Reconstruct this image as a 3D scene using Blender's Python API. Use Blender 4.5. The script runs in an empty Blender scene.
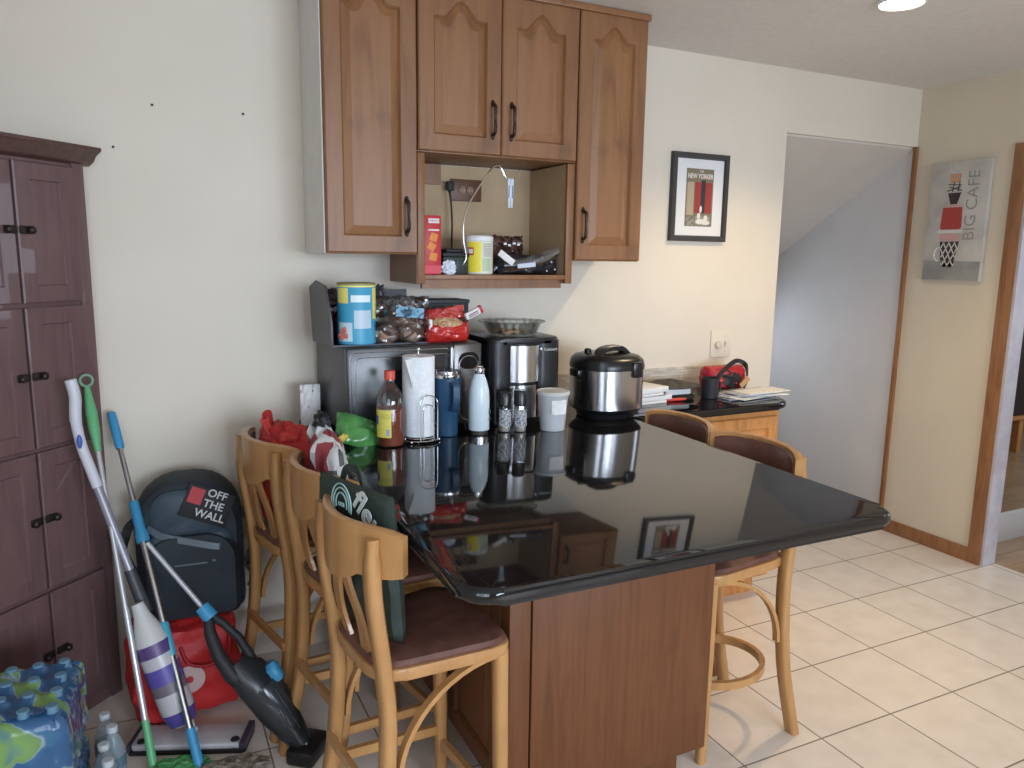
import bpy, bmesh, math, random
from mathutils import Vector, Matrix, noise
random.seed(7)
SC = bpy.context.scene
COL = SC.collection
PI = math.pi

# ------------------------------------------------------------------ camera
cam_d = bpy.data.cameras.new('camera'); cam = bpy.data.objects.new('camera', cam_d); COL.objects.link(cam)
YAW, PITCH, ROLL, FPX = 0.45187, 0.16478, 0.0144, 761.04
fw = Vector((math.sin(YAW)*math.cos(PITCH), math.cos(YAW)*math.cos(PITCH), -math.sin(PITCH)))
r0 = Vector((math.cos(YAW), -math.sin(YAW), 0)); u0 = r0.cross(fw)
rt = r0*math.cos(ROLL) + u0*math.sin(ROLL); up = -r0*math.sin(ROLL) + u0*math.cos(ROLL)
mw = Matrix((rt, up, -fw)).transposed().to_4x4(); mw.translation = Vector((0, 0, 1.53))
cam.matrix_world = mw
cam_d.sensor_width = 36; cam_d.lens = FPX/1024*36; cam_d.clip_start = 0.02
SC.camera = cam

# ------------------------------------------------------------------ world, lights, exposure
SC.view_settings.view_transform = 'Standard'; SC.view_settings.look = 'None'
SC.view_settings.gamma = 1; SC.view_settings.use_curve_mapping = False
SC.view_settings.exposure = 0.17
w = bpy.data.worlds.new('world'); SC.world = w; w.use_nodes = True
w.node_tree.nodes['Background'].inputs[0].default_value = (0.62, 0.72, 0.85, 1)
w.node_tree.nodes['Background'].inputs[1].default_value = 0.5

def area(name, loc, target, sx, sy, power, col, spread=PI):
    d = bpy.data.lights.new(name, 'AREA'); d.shape = 'RECTANGLE'; d.size = sx; d.size_y = sy
    d.energy = power; d.color = col; d.spread = spread
    o = bpy.data.objects.new(name, d); COL.objects.link(o); o.location = loc
    o.rotation_euler = (Vector(target)-Vector(loc)).to_track_quat('-Z', 'Y').to_euler()
    return o
def downlight(name, loc, power, col, r=0.06):
    d = bpy.data.lights.new(name, 'SPOT'); d.spot_size = math.radians(130); d.spot_blend = .6; d.shadow_soft_size = r; d.energy = power; d.color = col
    o = bpy.data.objects.new(name, d); COL.objects.link(o); o.location = loc
    return o
DAY = (0.74, 0.85, 1.0); WARM = (1.0, 0.74, 0.42)
area('window_daylight_left', (-0.74, -0.15, 1.45), (1.2, 1.6, .9), 1.5, 1.3, 22, DAY, 2.6)
area('window_daylight_rear', (1.3, -3.12, 1.45), (.5, 2.0, 1.0), 2.2, 1.3, 58, DAY, 1.7)
area('window_daylight_right', (3.2, -3.12, 1.45), (2.6, 2.0, .3), 1.0, 1.3, 14, DAY, 1.6)
downlight('ceiling_lamp_light', (2.47, 1.99, 2.42), 66, WARM)
downlight('ceiling_lamp_light_rear', (0.9, -0.6, 2.42), 36, WARM)
downlight('ceiling_lamp_light_far', (2.9, -0.6, 2.42), 36, WARM)
area('stair_fill_light', (3.3, 3.9, 1.1), (3.6, 3.0, 0.6), 0.5, 0.5, 2.6, DAY)  # unseen area light that brightens the stairwell walls; no fixture there
area('next_room_fill_light', (6.2, 1.5, 1.5), (3.9, 2.4, 0.8), 1.4, 1.4, 26, DAY)  # unseen area light standing inside the next room, whose walls have no window

# ------------------------------------------------------------------ materials
MATS = {}
def nodes(m):
    return m.node_tree.nodes, m.node_tree.links
def mat(name, col=(.8, .8, .8), rough=.5, metal=0, alpha=1, trans=0, ior=1.45, emit=None, estr=0, coat=0, spec=.5, sheen=0):
    m = bpy.data.materials.new(name); m.use_nodes = True; n, l = nodes(m); b = n['Principled BSDF']
    b.inputs['Base Color'].default_value = (*col, 1); b.inputs['Roughness'].default_value = rough
    b.inputs['Metallic'].default_value = metal; b.inputs['Alpha'].default_value = alpha
    b.inputs['Transmission Weight'].default_value = trans; b.inputs['IOR'].default_value = ior
    b.inputs['Coat Weight'].default_value = coat; b.inputs['Specular IOR Level'].default_value = spec
    b.inputs['Sheen Weight'].default_value = sheen
    if emit: b.inputs['Emission Color'].default_value = (*emit, 1); b.inputs['Emission Strength'].default_value = estr
    MATS[name] = m; return m
def ramp(n, stops):
    r = n.new('ShaderNodeValToRGB'); e = r.color_ramp.elements
    e[0].position = stops[0][0]; e[0].color = (*stops[0][1], 1); e[1].position = stops[-1][0]; e[1].color = (*stops[-1][1], 1)
    for p, c in stops[1:-1]:
        x = e.new(p); x.color = (*c, 1)
    return r
def wood(name, c1, c2, scale=(14, 14, 1.2), rough=.38, coat=.2, knots=0.0):
    m = mat(name, c1, rough, coat=coat); n, l = nodes(m); b = n['Principled BSDF']
    tc = n.new('ShaderNodeTexCoord'); mp = n.new('ShaderNodeMapping'); mp.inputs['Scale'].default_value = scale
    ns = n.new('ShaderNodeTexNoise'); ns.inputs['Scale'].default_value = 3.0; ns.inputs['Detail'].default_value = 6; ns.inputs['Distortion'].default_value = 1.2
    r = ramp(n, [(.3, c2), (.52, c1), (.75, tuple(min(1, x*1.12) for x in c1))])
    l.new(tc.outputs['Object'], mp.inputs[0]); l.new(mp.outputs[0], ns.inputs['Vector']); l.new(ns.outputs['Fac'], r.inputs[0])
    last = r.outputs[0]
    if knots:
        n2 = n.new('ShaderNodeTexNoise'); n2.inputs['Scale'].default_value = 6; n2.inputs['Detail'].default_value = 3
        r2 = ramp(n, [(.60, (1, 1, 1)), (.78, (1-knots,)*3)]); l.new(tc.outputs['Object'], n2.inputs['Vector']); l.new(n2.outputs['Fac'], r2.inputs[0])
        mx = n.new('ShaderNodeMix'); mx.data_type = 'RGBA'; mx.blend_type = 'MULTIPLY'; mx.inputs[0].default_value = 1
        l.new(last, mx.inputs[6]); l.new(r2.outputs[0], mx.inputs[7]); last = mx.outputs[2]
    l.new(last, b.inputs['Base Color'])
    return m
def mottled(name, c1, c2, scale=8, rough=.6, lo=.4, hi=.6, bump=0, detail=4, **k):
    m = mat(name, c1, rough, **k); n, l = nodes(m); b = n['Principled BSDF']
    tc = n.new('ShaderNodeTexCoord'); ns = n.new('ShaderNodeTexNoise'); ns.inputs['Scale'].default_value = scale; ns.inputs['Detail'].default_value = detail
    r = ramp(n, [(lo, c1), (hi, c2)]); l.new(tc.outputs['Object'], ns.inputs['Vector']); l.new(ns.outputs['Fac'], r.inputs[0]); l.new(r.outputs[0], b.inputs['Base Color'])
    if bump:
        bp = n.new('ShaderNodeBump'); bp.inputs['Strength'].default_value = bump; bp.inputs['Distance'].default_value = .01
        l.new(ns.outputs['Fac'], bp.inputs['Height']); l.new(bp.outputs[0], b.inputs['Normal'])
    return m
M_wall = mottled('wall_paint', (.71, .645, .54), (.73, .665, .56), 3, .75, spec=.2)
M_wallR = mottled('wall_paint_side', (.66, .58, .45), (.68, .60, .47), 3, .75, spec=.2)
M_grey = mottled('stair_paint', (.62, .60, .585), (.64, .62, .605), 4, .8, spec=.2)
M_soff = mottled('stair_soffit_paint', (.62, .57, .51), (.64, .59, .53), 4, .8, spec=.2)
M_ceil = mottled('ceiling_paint', (.72, .70, .67), (.75, .73, .70), 30, .9, spec=.1)
M_trim = wood('brown_trim_wood', (.30, .135, .055), (.22, .09, .035), (10, 10, 1.5), .4)
M_white = mat('white_paint', (.75, .74, .72), .5)
M_jamb = mottled('jamb_paint', (.58, .55, .58), (.50, .46, .50), 9, .5)
M_cab = wood('cabinet_oak', (.255, .118, .049), (.200, .088, .036), (7, 7, .8), .42, .0, .3)
M_cabp = wood('cabinet_panel_oak', (.27, .125, .050), (.210, .090, .036), (7, 7, .7), .42, .0, .4)
M_cabL = mottled('cabinet_side_laminate', (.70, .68, .65), (.74, .72, .69), 12, .55)
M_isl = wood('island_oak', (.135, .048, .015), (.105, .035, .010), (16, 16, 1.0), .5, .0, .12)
M_org = wood('honey_oak', (.56, .25, .075), (.44, .18, .05), (9, 9, 1.0), .35, .3)
M_nich = mottled('niche_back_paint', (.44, .32, .185), (.48, .355, .21), 5, .7)
M_pan = wood('pantry_cherry', (.155, .088, .086), (.125, .070, .072), (9, 9, 1.0), .45, .35)
M_pand = mat('pantry_dark_gap', (.03, .016, .015), .6)
M_iron = mat('dark_bronze', (.045, .035, .03), .42, .7)
M_chair = wood('beech_wood', (.45, .235, .085), (.39, .195, .068), (5, 5, 1.4), .32, .25)
M_leath = mottled('brown_leather', (.15, .065, .045), (.12, .050, .034), 25, .45, bump=.1)
M_blk = mat('black_plastic', (.012, .012, .013), .28)
M_blkm = mat('black_matte', (.018, .018, .02), .6)
M_dgrey = mat('dark_grey_plastic', (.05, .055, .06), .45)
M_chrome = mat('chrome', (.75, .76, .78), .14, 1)
M_alu = mat('brushed_aluminium', (.55, .55, .56), .32, 1)
M_steel = mat('stainless_steel', (.50, .50, .51), .22, 1)
M_red = mat('red_plastic', (.62, .05, .04), .4)
M_wht = mat('white_plastic', (.78, .78, .77), .4)
M_paper = mottled('white_paper', (.80, .79, .76), (.72, .71, .69), 40, .8)
M_blue = mat('blue_plastic', (.05, .28, .50), .4)
M_teal = mat('teal_plastic', (.06, .34, .45), .4)
M_green = mat('green_plastic', (.13, .42, .19), .4)
M_navy = mat('navy_blue_coat', (.03, .10, .20), .4)
M_gold = mat('brass', (.6, .4, .15), .3, 1)
def clear(name, col=(1, 1, 1), a=.15, rough=.05):
    m = bpy.data.materials.new(name); m.use_nodes = True; n, l = nodes(m); n.remove(n['Principled BSDF'])
    t = n.new('ShaderNodeBsdfTransparent'); t.inputs[0].default_value = (*col, 1)
    g = n.new('ShaderNodeBsdfGlossy'); g.inputs['Roughness'].default_value = rough
    fr = n.new('ShaderNodeLayerWeight'); fr.inputs[0].default_value = .35
    ma = n.new('ShaderNodeMath'); ma.operation = 'MULTIPLY_ADD'; ma.inputs[1].default_value = .6; ma.inputs[2].default_value = a
    ma.use_clamp = True
    mx = n.new('ShaderNodeMixShader'); l.new(fr.outputs['Fresnel'], ma.inputs[0]); l.new(ma.outputs[0], mx.inputs[0])
    l.new(t.outputs[0], mx.inputs[1]); l.new(g.outputs[0], mx.inputs[2]); l.new(mx.outputs[0], n['Material Output'].inputs[0])
    return m
M_glass = clear('clear_glass', (.93, .95, .95), .06)
M_pane = clear('window_glass', (.97, .98, 1), .03)
M_film = clear('clear_plastic_film', (.78, .80, .84), .16, .2)
M_pet = mat('clear_bottle_plastic', (.45, .55, .60), .15, alpha=.38)
M_frost = mat('frosted_plastic', (.62, .64, .66), .4, alpha=.62)
# granite
M_gran = mat('black_granite', (.008, .008, .009), .045, spec=.6); n, l = nodes(M_gran); b = n['Principled BSDF']
tc = n.new('ShaderNodeTexCoord'); vo = n.new('ShaderNodeTexVoronoi'); vo.inputs['Scale'].default_value = 60
r = ramp(n, [(0.0, (.30, .28, .24)), (.045, (.16, .15, .13)), (.07, (.008, .008, .009))]); l.new(tc.outputs['Object'], vo.inputs['Vector']); l.new(vo.outputs['Distance'], r.inputs[0])
n2 = n.new('ShaderNodeTexNoise'); n2.inputs['Scale'].default_value = 22; r2 = ramp(n, [(.54, (0, 0, 0)), (.6, (1, 1, 1))]); l.new(tc.outputs['Object'], n2.inputs['Vector']); l.new(n2.outputs['Fac'], r2.inputs[0])
mx = n.new('ShaderNodeMix'); mx.data_type = 'RGBA'; mx.inputs[6].default_value = (.009, .009, .010, 1); l.new(r2.outputs[0], mx.inputs[0]); l.new(r.outputs[0], mx.inputs[7]); l.new(mx.outputs[2], b.inputs['Base Color'])
# ceramic floor tile: object coordinates are world metres
M_tile = mat('ceramic_floor_tile', (.62, .58, .51), .22, spec=.4); n, l = nodes(M_tile); b = n['Principled BSDF']
tc = n.new('ShaderNodeTexCoord'); mp = n.new('ShaderNodeMapping'); mp.inputs['Location'].default_value = (-2.233/.3262, -1.583/.3445, 0); mp.inputs['Scale'].default_value = (1/.3262, 1/.3445, 1)
br = n.new('ShaderNodeTexBrick'); br.offset = 0; br.squash = 1; br.inputs['Scale'].default_value = 1; br.inputs['Brick Width'].default_value = 1; br.inputs['Row Height'].default_value = 1
br.inputs['Mortar Size'].default_value = .009; br.inputs['Mortar Smooth'].default_value = .3
br.inputs['Color1'].default_value = (.80, .72, .63, 1); br.inputs['Color2'].default_value = (.77, .695, .61, 1); br.inputs['Mortar'].default_value = (.24, .20, .16, 1)
ns = n.new('ShaderNodeTexNoise'); ns.inputs['Scale'].default_value = 9; r = ramp(n, [(.35, (.93, .92, .91)), (.65, (1, 1, 1))])
mx = n.new('ShaderNodeMix'); mx.data_type = 'RGBA'; mx.blend_type = 'MULTIPLY'; mx.inputs[0].default_value = 1
l.new(tc.outputs['Object'], mp.inputs[0]); l.new(mp.outputs[0], br.inputs['Vector']); l.new(tc.outputs['Object'], ns.inputs['Vector']); l.new(ns.outputs['Fac'], r.inputs[0])
l.new(br.outputs['Color'], mx.inputs[6]); l.new(r.outputs[0], mx.inputs[7]); l.new(mx.outputs[2], b.inputs['Base Color'])
bp = n.new('ShaderNodeBump'); bp.invert = True; bp.inputs['Strength'].default_value = .4; bp.inputs['Distance'].default_value = .003; l.new(br.outputs['Fac'], bp.inputs['Height']); l.new(bp.outputs[0], b.inputs['Normal'])
# mosaic backsplash
M_mos = mat('stone_mosaic', (.5, .45, .38), .5); n, l = nodes(M_mos); b = n['Principled BSDF']
tc = n.new('ShaderNodeTexCoord'); mp = n.new('ShaderNodeMapping'); mp.inputs['Rotation'].default_value = (PI/2, 0, 0)
br = n.new('ShaderNodeTexBrick'); br.inputs['Scale'].default_value = 1; br.inputs['Brick Width'].default_value = .05; br.inputs['Row Height'].default_value = .013; br.inputs['Mortar Size'].default_value = .001
br.inputs['Color1'].default_value = (.62, .57, .49, 1); br.inputs['Color2'].default_value = (.33, .28, .23, 1); br.inputs['Mortar'].default_value = (.4, .36, .3, 1); br.inputs['Bias'].default_value = -.45
l.new(tc.outputs['Object'], mp.inputs[0]); l.new(mp.outputs[0], br.inputs['Vector']); l.new(br.outputs['Color'], b.inputs['Base Color'])
M_wfl = wood('laminate_wood_floor', (.42, .27, .15), (.30, .18, .095), (1.2, 12, 1), .3)

# ------------------------------------------------------------------ mesh kit
class B:
    def __init__(s): s.bm = bmesh.new()
    def _xf(s, vs, m):
        if m is not None:
            for v in vs: v.co = m @ v.co
    def box(s, x0, x1, y0, y1, z0, z1, bev=0, seg=2, m=None):
        t = bmesh.new(); bmesh.ops.create_cube(t, size=1)
        for v in t.verts: v.co = Vector(((x0+x1)/2+v.co.x*(x1-x0), (y0+y1)/2+v.co.y*(y1-y0), (z0+z1)/2+v.co.z*(z1-z0)))
        if bev: bmesh.ops.bevel(t, geom=t.edges[:], offset=bev, segments=seg, profile=.5, affect='EDGES')
        s._join(t, m); return s
    def _join(s, t, m=None):
        mp = {}
        for v in t.verts: mp[v] = s.bm.verts.new(m @ v.co if m is not None else v.co)
        for f in t.faces:
            try: s.bm.faces.new([mp[v] for v in f.verts])
            except ValueError: pass
        t.free()
    def lathe(s, prof, seg=32, m=None, c=(0, 0, 0), cap=True, sq=0):
        rings = []
        for r, z in prof:
            ring = []
            for i in range(seg):
                a = 2*PI*i/seg; k = 1
                if sq: k = 1/((abs(math.cos(a))**(2+sq)+abs(math.sin(a))**(2+sq))**(1/(2+sq)))
                ring.append(s.bm.verts.new((c[0]+r*k*math.cos(a), c[1]+r*k*math.sin(a), c[2]+z)))
            rings.append(ring)
        for a_, b_ in zip(rings, rings[1:]):
            for i in range(seg): s.bm.faces.new((a_[i], a_[(i+1) % seg], b_[(i+1) % seg], b_[i]))
        if cap: s.bm.faces.new(rings[0][::-1]); s.bm.faces.new(rings[-1])
        s._xf([v for q in rings for v in q], m); return s
    def patch(s, r, a0, a1, z0, z1, seg=10, c=(0, 0, 0), t=.0006, m=None, r2=None):   # thin curved label on a cylinder
        vs = []; r2 = r if r2 is None else r2
        for i in range(seg+1):
            a = a0+(a1-a0)*i/seg
            vs.append([s.bm.verts.new((c[0]+q*math.cos(a), c[1]+q*math.sin(a), c[2]+z)) for q, z in ((r+t, z0), (r2+t, z1), (r2-t, z1), (r-t, z0))])
        for p, q in zip(vs, vs[1:]):
            for k in range(4): s.bm.faces.new((p[k], q[k], q[(k+1) % 4], p[(k+1) % 4]))
        s.bm.faces.new(vs[0]); s.bm.faces.new(vs[-1][::-1])
        s._xf([v for q in vs for v in q], m); return s
    def sweep(s, pts, rad, seg=12, cross=None, upv=(0, 0, 1), closed=False, m=None, cap=True):
        # cross: list of 2D points; rad: number or list (scale)
        pts = [Vector(p) for p in pts]; n = len(pts)
        rads = rad if isinstance(rad, (list, tuple)) else [rad]*n
        cr = cross or [(math.cos(2*PI*i/seg), math.sin(2*PI*i/seg)) for i in range(seg)]
        rings = []; ref = Vector(upv)
        for i, p in enumerate(pts):
            if closed: t = pts[(i+1) % n]-pts[i-1]
            else: t = pts[min(i+1, n-1)]-pts[max(i-1, 0)]
            t.normalize(); x = ref.cross(t)
            if x.length < 1e-4: x = Vector((1, 0, 0)).cross(t)
            x.normalize(); y = t.cross(x)
            if cross is None: ref = y
            rings.append([s.bm.verts.new(p+(x*a+y*b_)*rads[i]) for a, b_ in cr])
        k = len(cr); pr = list(zip(rings, rings[1:]))+([(rings[-1], rings[0])] if closed else [])
        for a_, b_ in pr:
            for i in range(k): s.bm.faces.new((a_[i], a_[(i+1) % k], b_[(i+1) % k], b_[i]))
        if cap and not closed: s.bm.faces.new(rings[0][::-1]); s.bm.faces.new(rings[-1])
        s._xf([v for q in rings for v in q], m); return s
    def prism(s, poly, z0, z1, m=None, bev=0, seg=2):
        t = bmesh.new(); lo = [t.verts.new((x, y, z0)) for x, y in poly]; hi = [t.verts.new((x, y, z1)) for x, y in poly]
        k = len(poly); t.faces.new(lo[::-1]); t.faces.new(hi)
        for i in range(k): t.faces.new((lo[i], lo[(i+1) % k], hi[(i+1) % k], hi[i]))
        if bev:
            es = [e for e in t.edges if abs(e.verts[0].co.z-e.verts[1].co.z) < 1e-6]
            bmesh.ops.bevel(t, geom=es, offset=bev, segments=seg, profile=.5, affect='EDGES')
        s._join(t, m); return s
    def loops(s, ls, cap0=True, cap1=True, m=None):
        rings = [[s.bm.verts.new(p) for p in q] for q in ls]; k = len(ls[0])
        for a_, b_ in zip(rings, rings[1:]):
            for i in range(k): s.bm.faces.new((a_[i], a_[(i+1) % k], b_[(i+1) % k], b_[i]))
        if cap0: s.bm.faces.new(rings[0][::-1])
        if cap1: s.bm.faces.new(rings[-1])
        s._xf([v for q in rings for v in q], m); return s
    def grid(s, fn, nu, nv, thick=0, m=None, cu=False):
        vs = [[s.bm.verts.new(fn(i/nu, j/nv)) for j in range(nv+1)] for i in range(nu+1)]
        for i in range(nu):
            for j in range(nv): s.bm.faces.new((vs[i][j], vs[i+1][j], vs[i+1][j+1], vs[i][j+1]))
        s._xf([v for q in vs for v in q], m)
        if thick:
            bmesh.ops.recalc_face_normals(s.bm, faces=s.bm.faces)
            bmesh.ops.solidify(s.bm, geom=s.bm.faces[:], thickness=thick)
        return s
    def pillow(s, sx, sy, sz, n=14, e=.55, amp=.0, fr=6, seed=0, m=None, fn=None):   # sealed bag: swollen middle, thin seams
        def f(sgn):
            def g(u, v):
                a = 2*u-1; c_ = 2*v-1
                h = (max(0, (1-a*a)*(1-c_*c_)))**e*sz/2
                p = Vector((a*sx/2*(1-.06*(1-c_*c_)*0), sgn*h, (c_+1)*sy/2))
                nn = noise.noise(Vector((a*fr+seed, c_*fr, sgn*3+seed)))
                k = (1-abs(a)**4)*(1-abs(c_)**4)
                p.y += amp*nn*(k+.15); p.x += amp*.6*noise.noise(Vector((c_*fr, a*fr, seed+9)))*(.4+k); p.z += amp*.6*noise.noise(Vector((a*fr, seed+5, c_*fr)))*(.4+k)
                return fn(p) if fn else p
            return g
        s.grid(f(1), n, n, m=m); s.grid(f(-1), n, n, m=m)
        bmesh.ops.remove_doubles(s.bm, verts=s.bm.verts[:], dist=.0015)
        return s
    def blob(s, c, r, amp=.1, fr=3, sub=3, seed=0, m=None, boxy=0):
        t = bmesh.new(); bmesh.ops.create_icosphere(t, subdivisions=sub, radius=1)
        for v in t.verts:
            p = v.co.normalized()
            if boxy:
                mxx = max(abs(p.x), abs(p.y), abs(p.z)); p = p.lerp(p/mxx, boxy)
            k = 1+amp*noise.noise(p*fr+Vector((seed, seed*2, 0)))*2
            v.co = Vector((c[0]+p.x*r[0]*k, c[1]+p.y*r[1]*k, c[2]+p.z*r[2]*k))
        s._join(t, m); return s
def obj(name, b, m, parent=None, sharp=38, loc=None, rot=None, kind=None, label=None):
    bm = b.bm
    bmesh.ops.recalc_face_normals(bm, faces=bm.faces)
    for f in bm.faces: f.smooth = True
    for e in bm.edges:
        if len(e.link_faces) == 2 and e.calc_face_angle(0) > math.radians(sharp): e.smooth = False
    me = bpy.data.meshes.new(name); bm.to_mesh(me); bm.free(); me.materials.append(m)
    o = bpy.data.objects.new(name, me); COL.objects.link(o); o.parent = parent
    if loc: o.location = loc
    if rot: o.rotation_euler = rot
    if kind: o['kind'] = kind
    if label: o['label'] = label
    return o
def tag(o, label, cat, group=None):
    o['label'] = label; o['category'] = cat
    if group: o['group'] = group
    return o
def thing(name, label, cat, loc=(0, 0, 0), rz=0, group=None, rot=None):
    o = bpy.data.objects.new(name, None); COL.objects.link(o); o.location = loc; o.rotation_euler = rot or (0, 0, rz)
    o.empty_display_size = .05
    return tag(o, label, cat, group)
def struct(name, b, m, parent=None):
    o = obj(name, b, m, parent)
    if parent is None: o['kind'] = 'structure'
    return o
def copy_tree(o, parent=None):
    c = o.copy(); COL.objects.link(c); c.parent = parent
    for ch in list(o.children): copy_tree(ch, c)
    return c
def text(name, s, size, m, parent, loc, rot, ext=.0006, align='CENTER', sx=1, bold=0):
    cu = bpy.data.curves.new(name, 'FONT'); cu.body = s; cu.size = size; cu.extrude = ext; cu.align_x = align; cu.align_y = 'CENTER'; cu.offset = bold; cu.resolution_u = 3
    t = bpy.data.objects.new(name+'_tmp', cu); COL.objects.link(t)
    me = bpy.data.meshes.new_from_object(t.evaluated_get(bpy.context.evaluated_depsgraph_get())); bpy.data.objects.remove(t)
    me.materials.clear(); me.materials.append(m)
    o = bpy.data.objects.new(name, me); COL.objects.link(o); o.parent = parent; o.location = loc; o.rotation_euler = rot; o.scale = (sx, 1, 1)
    return o
def arc(c, r, a0, a1, n, ax='xy', z=0):
    return [(c[0]+r*math.cos(a0+(a1-a0)*i/n), c[1]+r*math.sin(a0+(a1-a0)*i/n)) for i in range(n+1)]
def smooth_path(pts, k=6):
    P = [Vector(p) for p in pts]; out = []
    for i in range(len(P)-1):
        a = P[max(i-1, 0)]; b_ = P[i]; c = P[i+1]; d = P[min(i+2, len(P)-1)]
        for j in range(k):
            t = j/k; out.append(.5*((2*b_)+(c-a)*t+(2*a-5*b_+4*c-d)*t*t+(3*b_-a-3*c+d)*t**3))
    out.append(P[-1]); return out
def rrect(x0, x1, y0, y1, r, n=6):
    return arc((x1-r, y0+r), r, -PI/2, 0, n)+arc((x1-r, y1-r), r, 0, PI/2, n)+arc((x0+r, y1-r), r, PI/2, PI, n)+arc((x0+r, y0+r), r, PI, 1.5*PI, n)
RX = Matrix.Rotation(PI/2, 4, 'X')      # local xy -> xz plane (z up), extrusion towards -y

# ================================================================== SETTING
D = 2.88; H = 2.44; LX = -.62; RXW = 3.80; FY = -3.0
OX0, OX1, OZ = 2.86, 3.80, 2.146
struct('floor', B().box(LX, 3.90, FY, D, -.06, 0).box(OX1, 3.90, D, D+.0, -.06, 0), M_tile)
struct('ceiling', B().box(LX, 3.90, FY, D+.12, H, H+.1), M_ceil)
struct('wall_back', B().box(LX-.12, OX0, D, D+.12, 0, H).box(OX0, OX1, D, D+.12, OZ, H), M_wall)
# left wall with a window behind the camera's left shoulder
struct('wall_left', B().box(LX-.12, LX, 0.65, D, 0, H).box(LX-.12, LX, FY, -.95, 0, H).box(LX-.12, LX, -.95, .65, 0, .8).box(LX-.12, LX, -.95, .65, 2.1, H), M_wall)
wf = struct('window_1', B().box(LX-.09, LX-.03, -.95, -.90, .8, 2.1).box(LX-.09, LX-.03, .60, .65, .8, 2.1).box(LX-.09, LX-.03, -.90, .60, .8, .85).box(LX-.09, LX-.03, -.90, .60, 2.05, 2.1).box(LX-.08, LX-.04, -.90, .60, 1.43, 1.46), M_white)
obj('pane', B().box(LX-.062, LX-.058, -.90, .60, .85, 2.05), M_pane, wf)
struct('wall_front', B().box(LX-.12, .2, FY-.12, FY, 0, H).box(2.4, 2.7, FY-.12, FY, 0, H).box(3.7, 3.90, FY-.12, FY, 0, H).box(.2, 2.4, FY-.12, FY, 0, .8).box(.2, 2.4, FY-.12, FY, 2.1, H).box(2.7, 3.7, FY-.12, FY, 0, .8).box(2.7, 3.7, FY-.12, FY, 2.1, H), M_wall)
for i, (a, c) in enumerate(((.2, 2.4), (2.7, 3.7))):
    wf = struct('window_%d' % (i+2), B().box(a, a+.05, FY-.09, FY-.03, .8, 2.1).box(c-.05, c, FY-.09, FY-.03, .8, 2.1).box(a+.05, c-.05, FY-.09, FY-.03, .8, .85).box(a+.05, c-.05, FY-.09, FY-.03, 2.05, 2.1).box((a+c)/2-.02, (a+c)/2+.02, FY-.09, FY-.03, .85, 2.05), M_white)
    obj('pane', B().box(a+.05, c-.05, FY-.062, FY-.058, .85, 2.05), M_pane, wf)
# right wall: kitchen side piece, doorway (y 1.42..2.30), rest towards the camera
struct('wall_right', B().box(RXW, 3.90, 2.285, D, 0, H).box(RXW, 3.90, FY, 1.41, 0, H).box(RXW, 3.90, 1.41, 2.285, 2.03, H), M_wallR)
# stairwell behind the opening
slope = (OZ-1.571)/(3.814-D)
struct('wall_stair_right', B().box(RXW, 3.90, D, 5.2, -2.4, H), M_grey)
struct('wall_stair_left', B().box(OX0-.12, OX0, D+.12, 5.2, -2.4, H), M_grey)
struct('wall_stair_end', B().box(OX0-.12, 3.90, 5.2, 5.3, -2.4, H), M_grey)
ye = 5.2; t = B(); z1 = OZ-slope*(ye-D)
t.loops([[(OX0, D+.02, OZ-.01), (OX1, D+.02, OZ-.01), (OX1, ye, z1), (OX0, ye, z1)], [(OX0, D+.02, OZ+.1), (OX1, D+.02, OZ+.1), (OX1, ye, z1+.1), (OX0, ye, z1+.1)]])
struct('ceiling_stair', t, M_soff)
t = B(); yy = D; zz = -.19
poly = [(D, 0)]
poly = [(D, -.02)]
for k in range(8):
    poly += [(D+.02+.27*k, -.19*(k+1)), (D+.02+.27*(k+1), -.19*(k+1))]
poly += [(D+.02+.27*8, -2.2), (D, -2.2)]
t.prism(poly, OX0, OX1, Matrix(((0, 0, 1, 0), (1, 0, 0, 0), (0, 1, 0, 0), (0, 0, 0, 1))))
struct('floor_stairs', t, M_wfl)
# trims
struct('trim_1', B().box(RXW-.018, RXW+.0, D-.012, D+.012, 0, OZ, .003), M_trim)                 # corner strip
struct('trim_2', B().box(RXW-.016, RXW, 2.285, 2.35, 0, 2.10, .003).box(RXW-.016, RXW, 1.35, 2.285, 2.03, 2.10, .003).box(RXW-.016, RXW, 1.35, 1.41, 0, 2.03, .003), M_trim)
struct('baseboard_right', B().box(RXW-.014, RXW, 2.35, D-.012, 0, .075, .003), M_trim)
struct('trim_3', B().box(RXW, 3.90, 2.273, 2.285, 0, 2.03).box(RXW, 3.90, 1.41, 1.422, 0, 2.03).box(RXW, 3.90, 1.422, 2.273, 2.018, 2.03), M_jamb)
# next room
struct('floor_next_room', B().box(3.90, 7.0, -1, 2.47, -.06, 0), M_wfl)
struct('floor_landing', B().box(3.90, 7.0, 2.475, 4.6, -.06, .15), M_wfl)
struct('trim_4', B().box(3.90, 7.0, 2.455, 2.475, 0, .165, .003), M_white)
struct('wall_next_room', B().box(3.90, 7.0, 4.6, 4.7, 0, H).box(7.0, 7.1, -1, 4.7, 0, H).box(3.90, 7.0, -1.1, -1, 0, H), M_white)
struct('ceiling_next_room', B().box(3.90, 7.0, -1, 4.6, H, H+.1), M_ceil)

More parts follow.
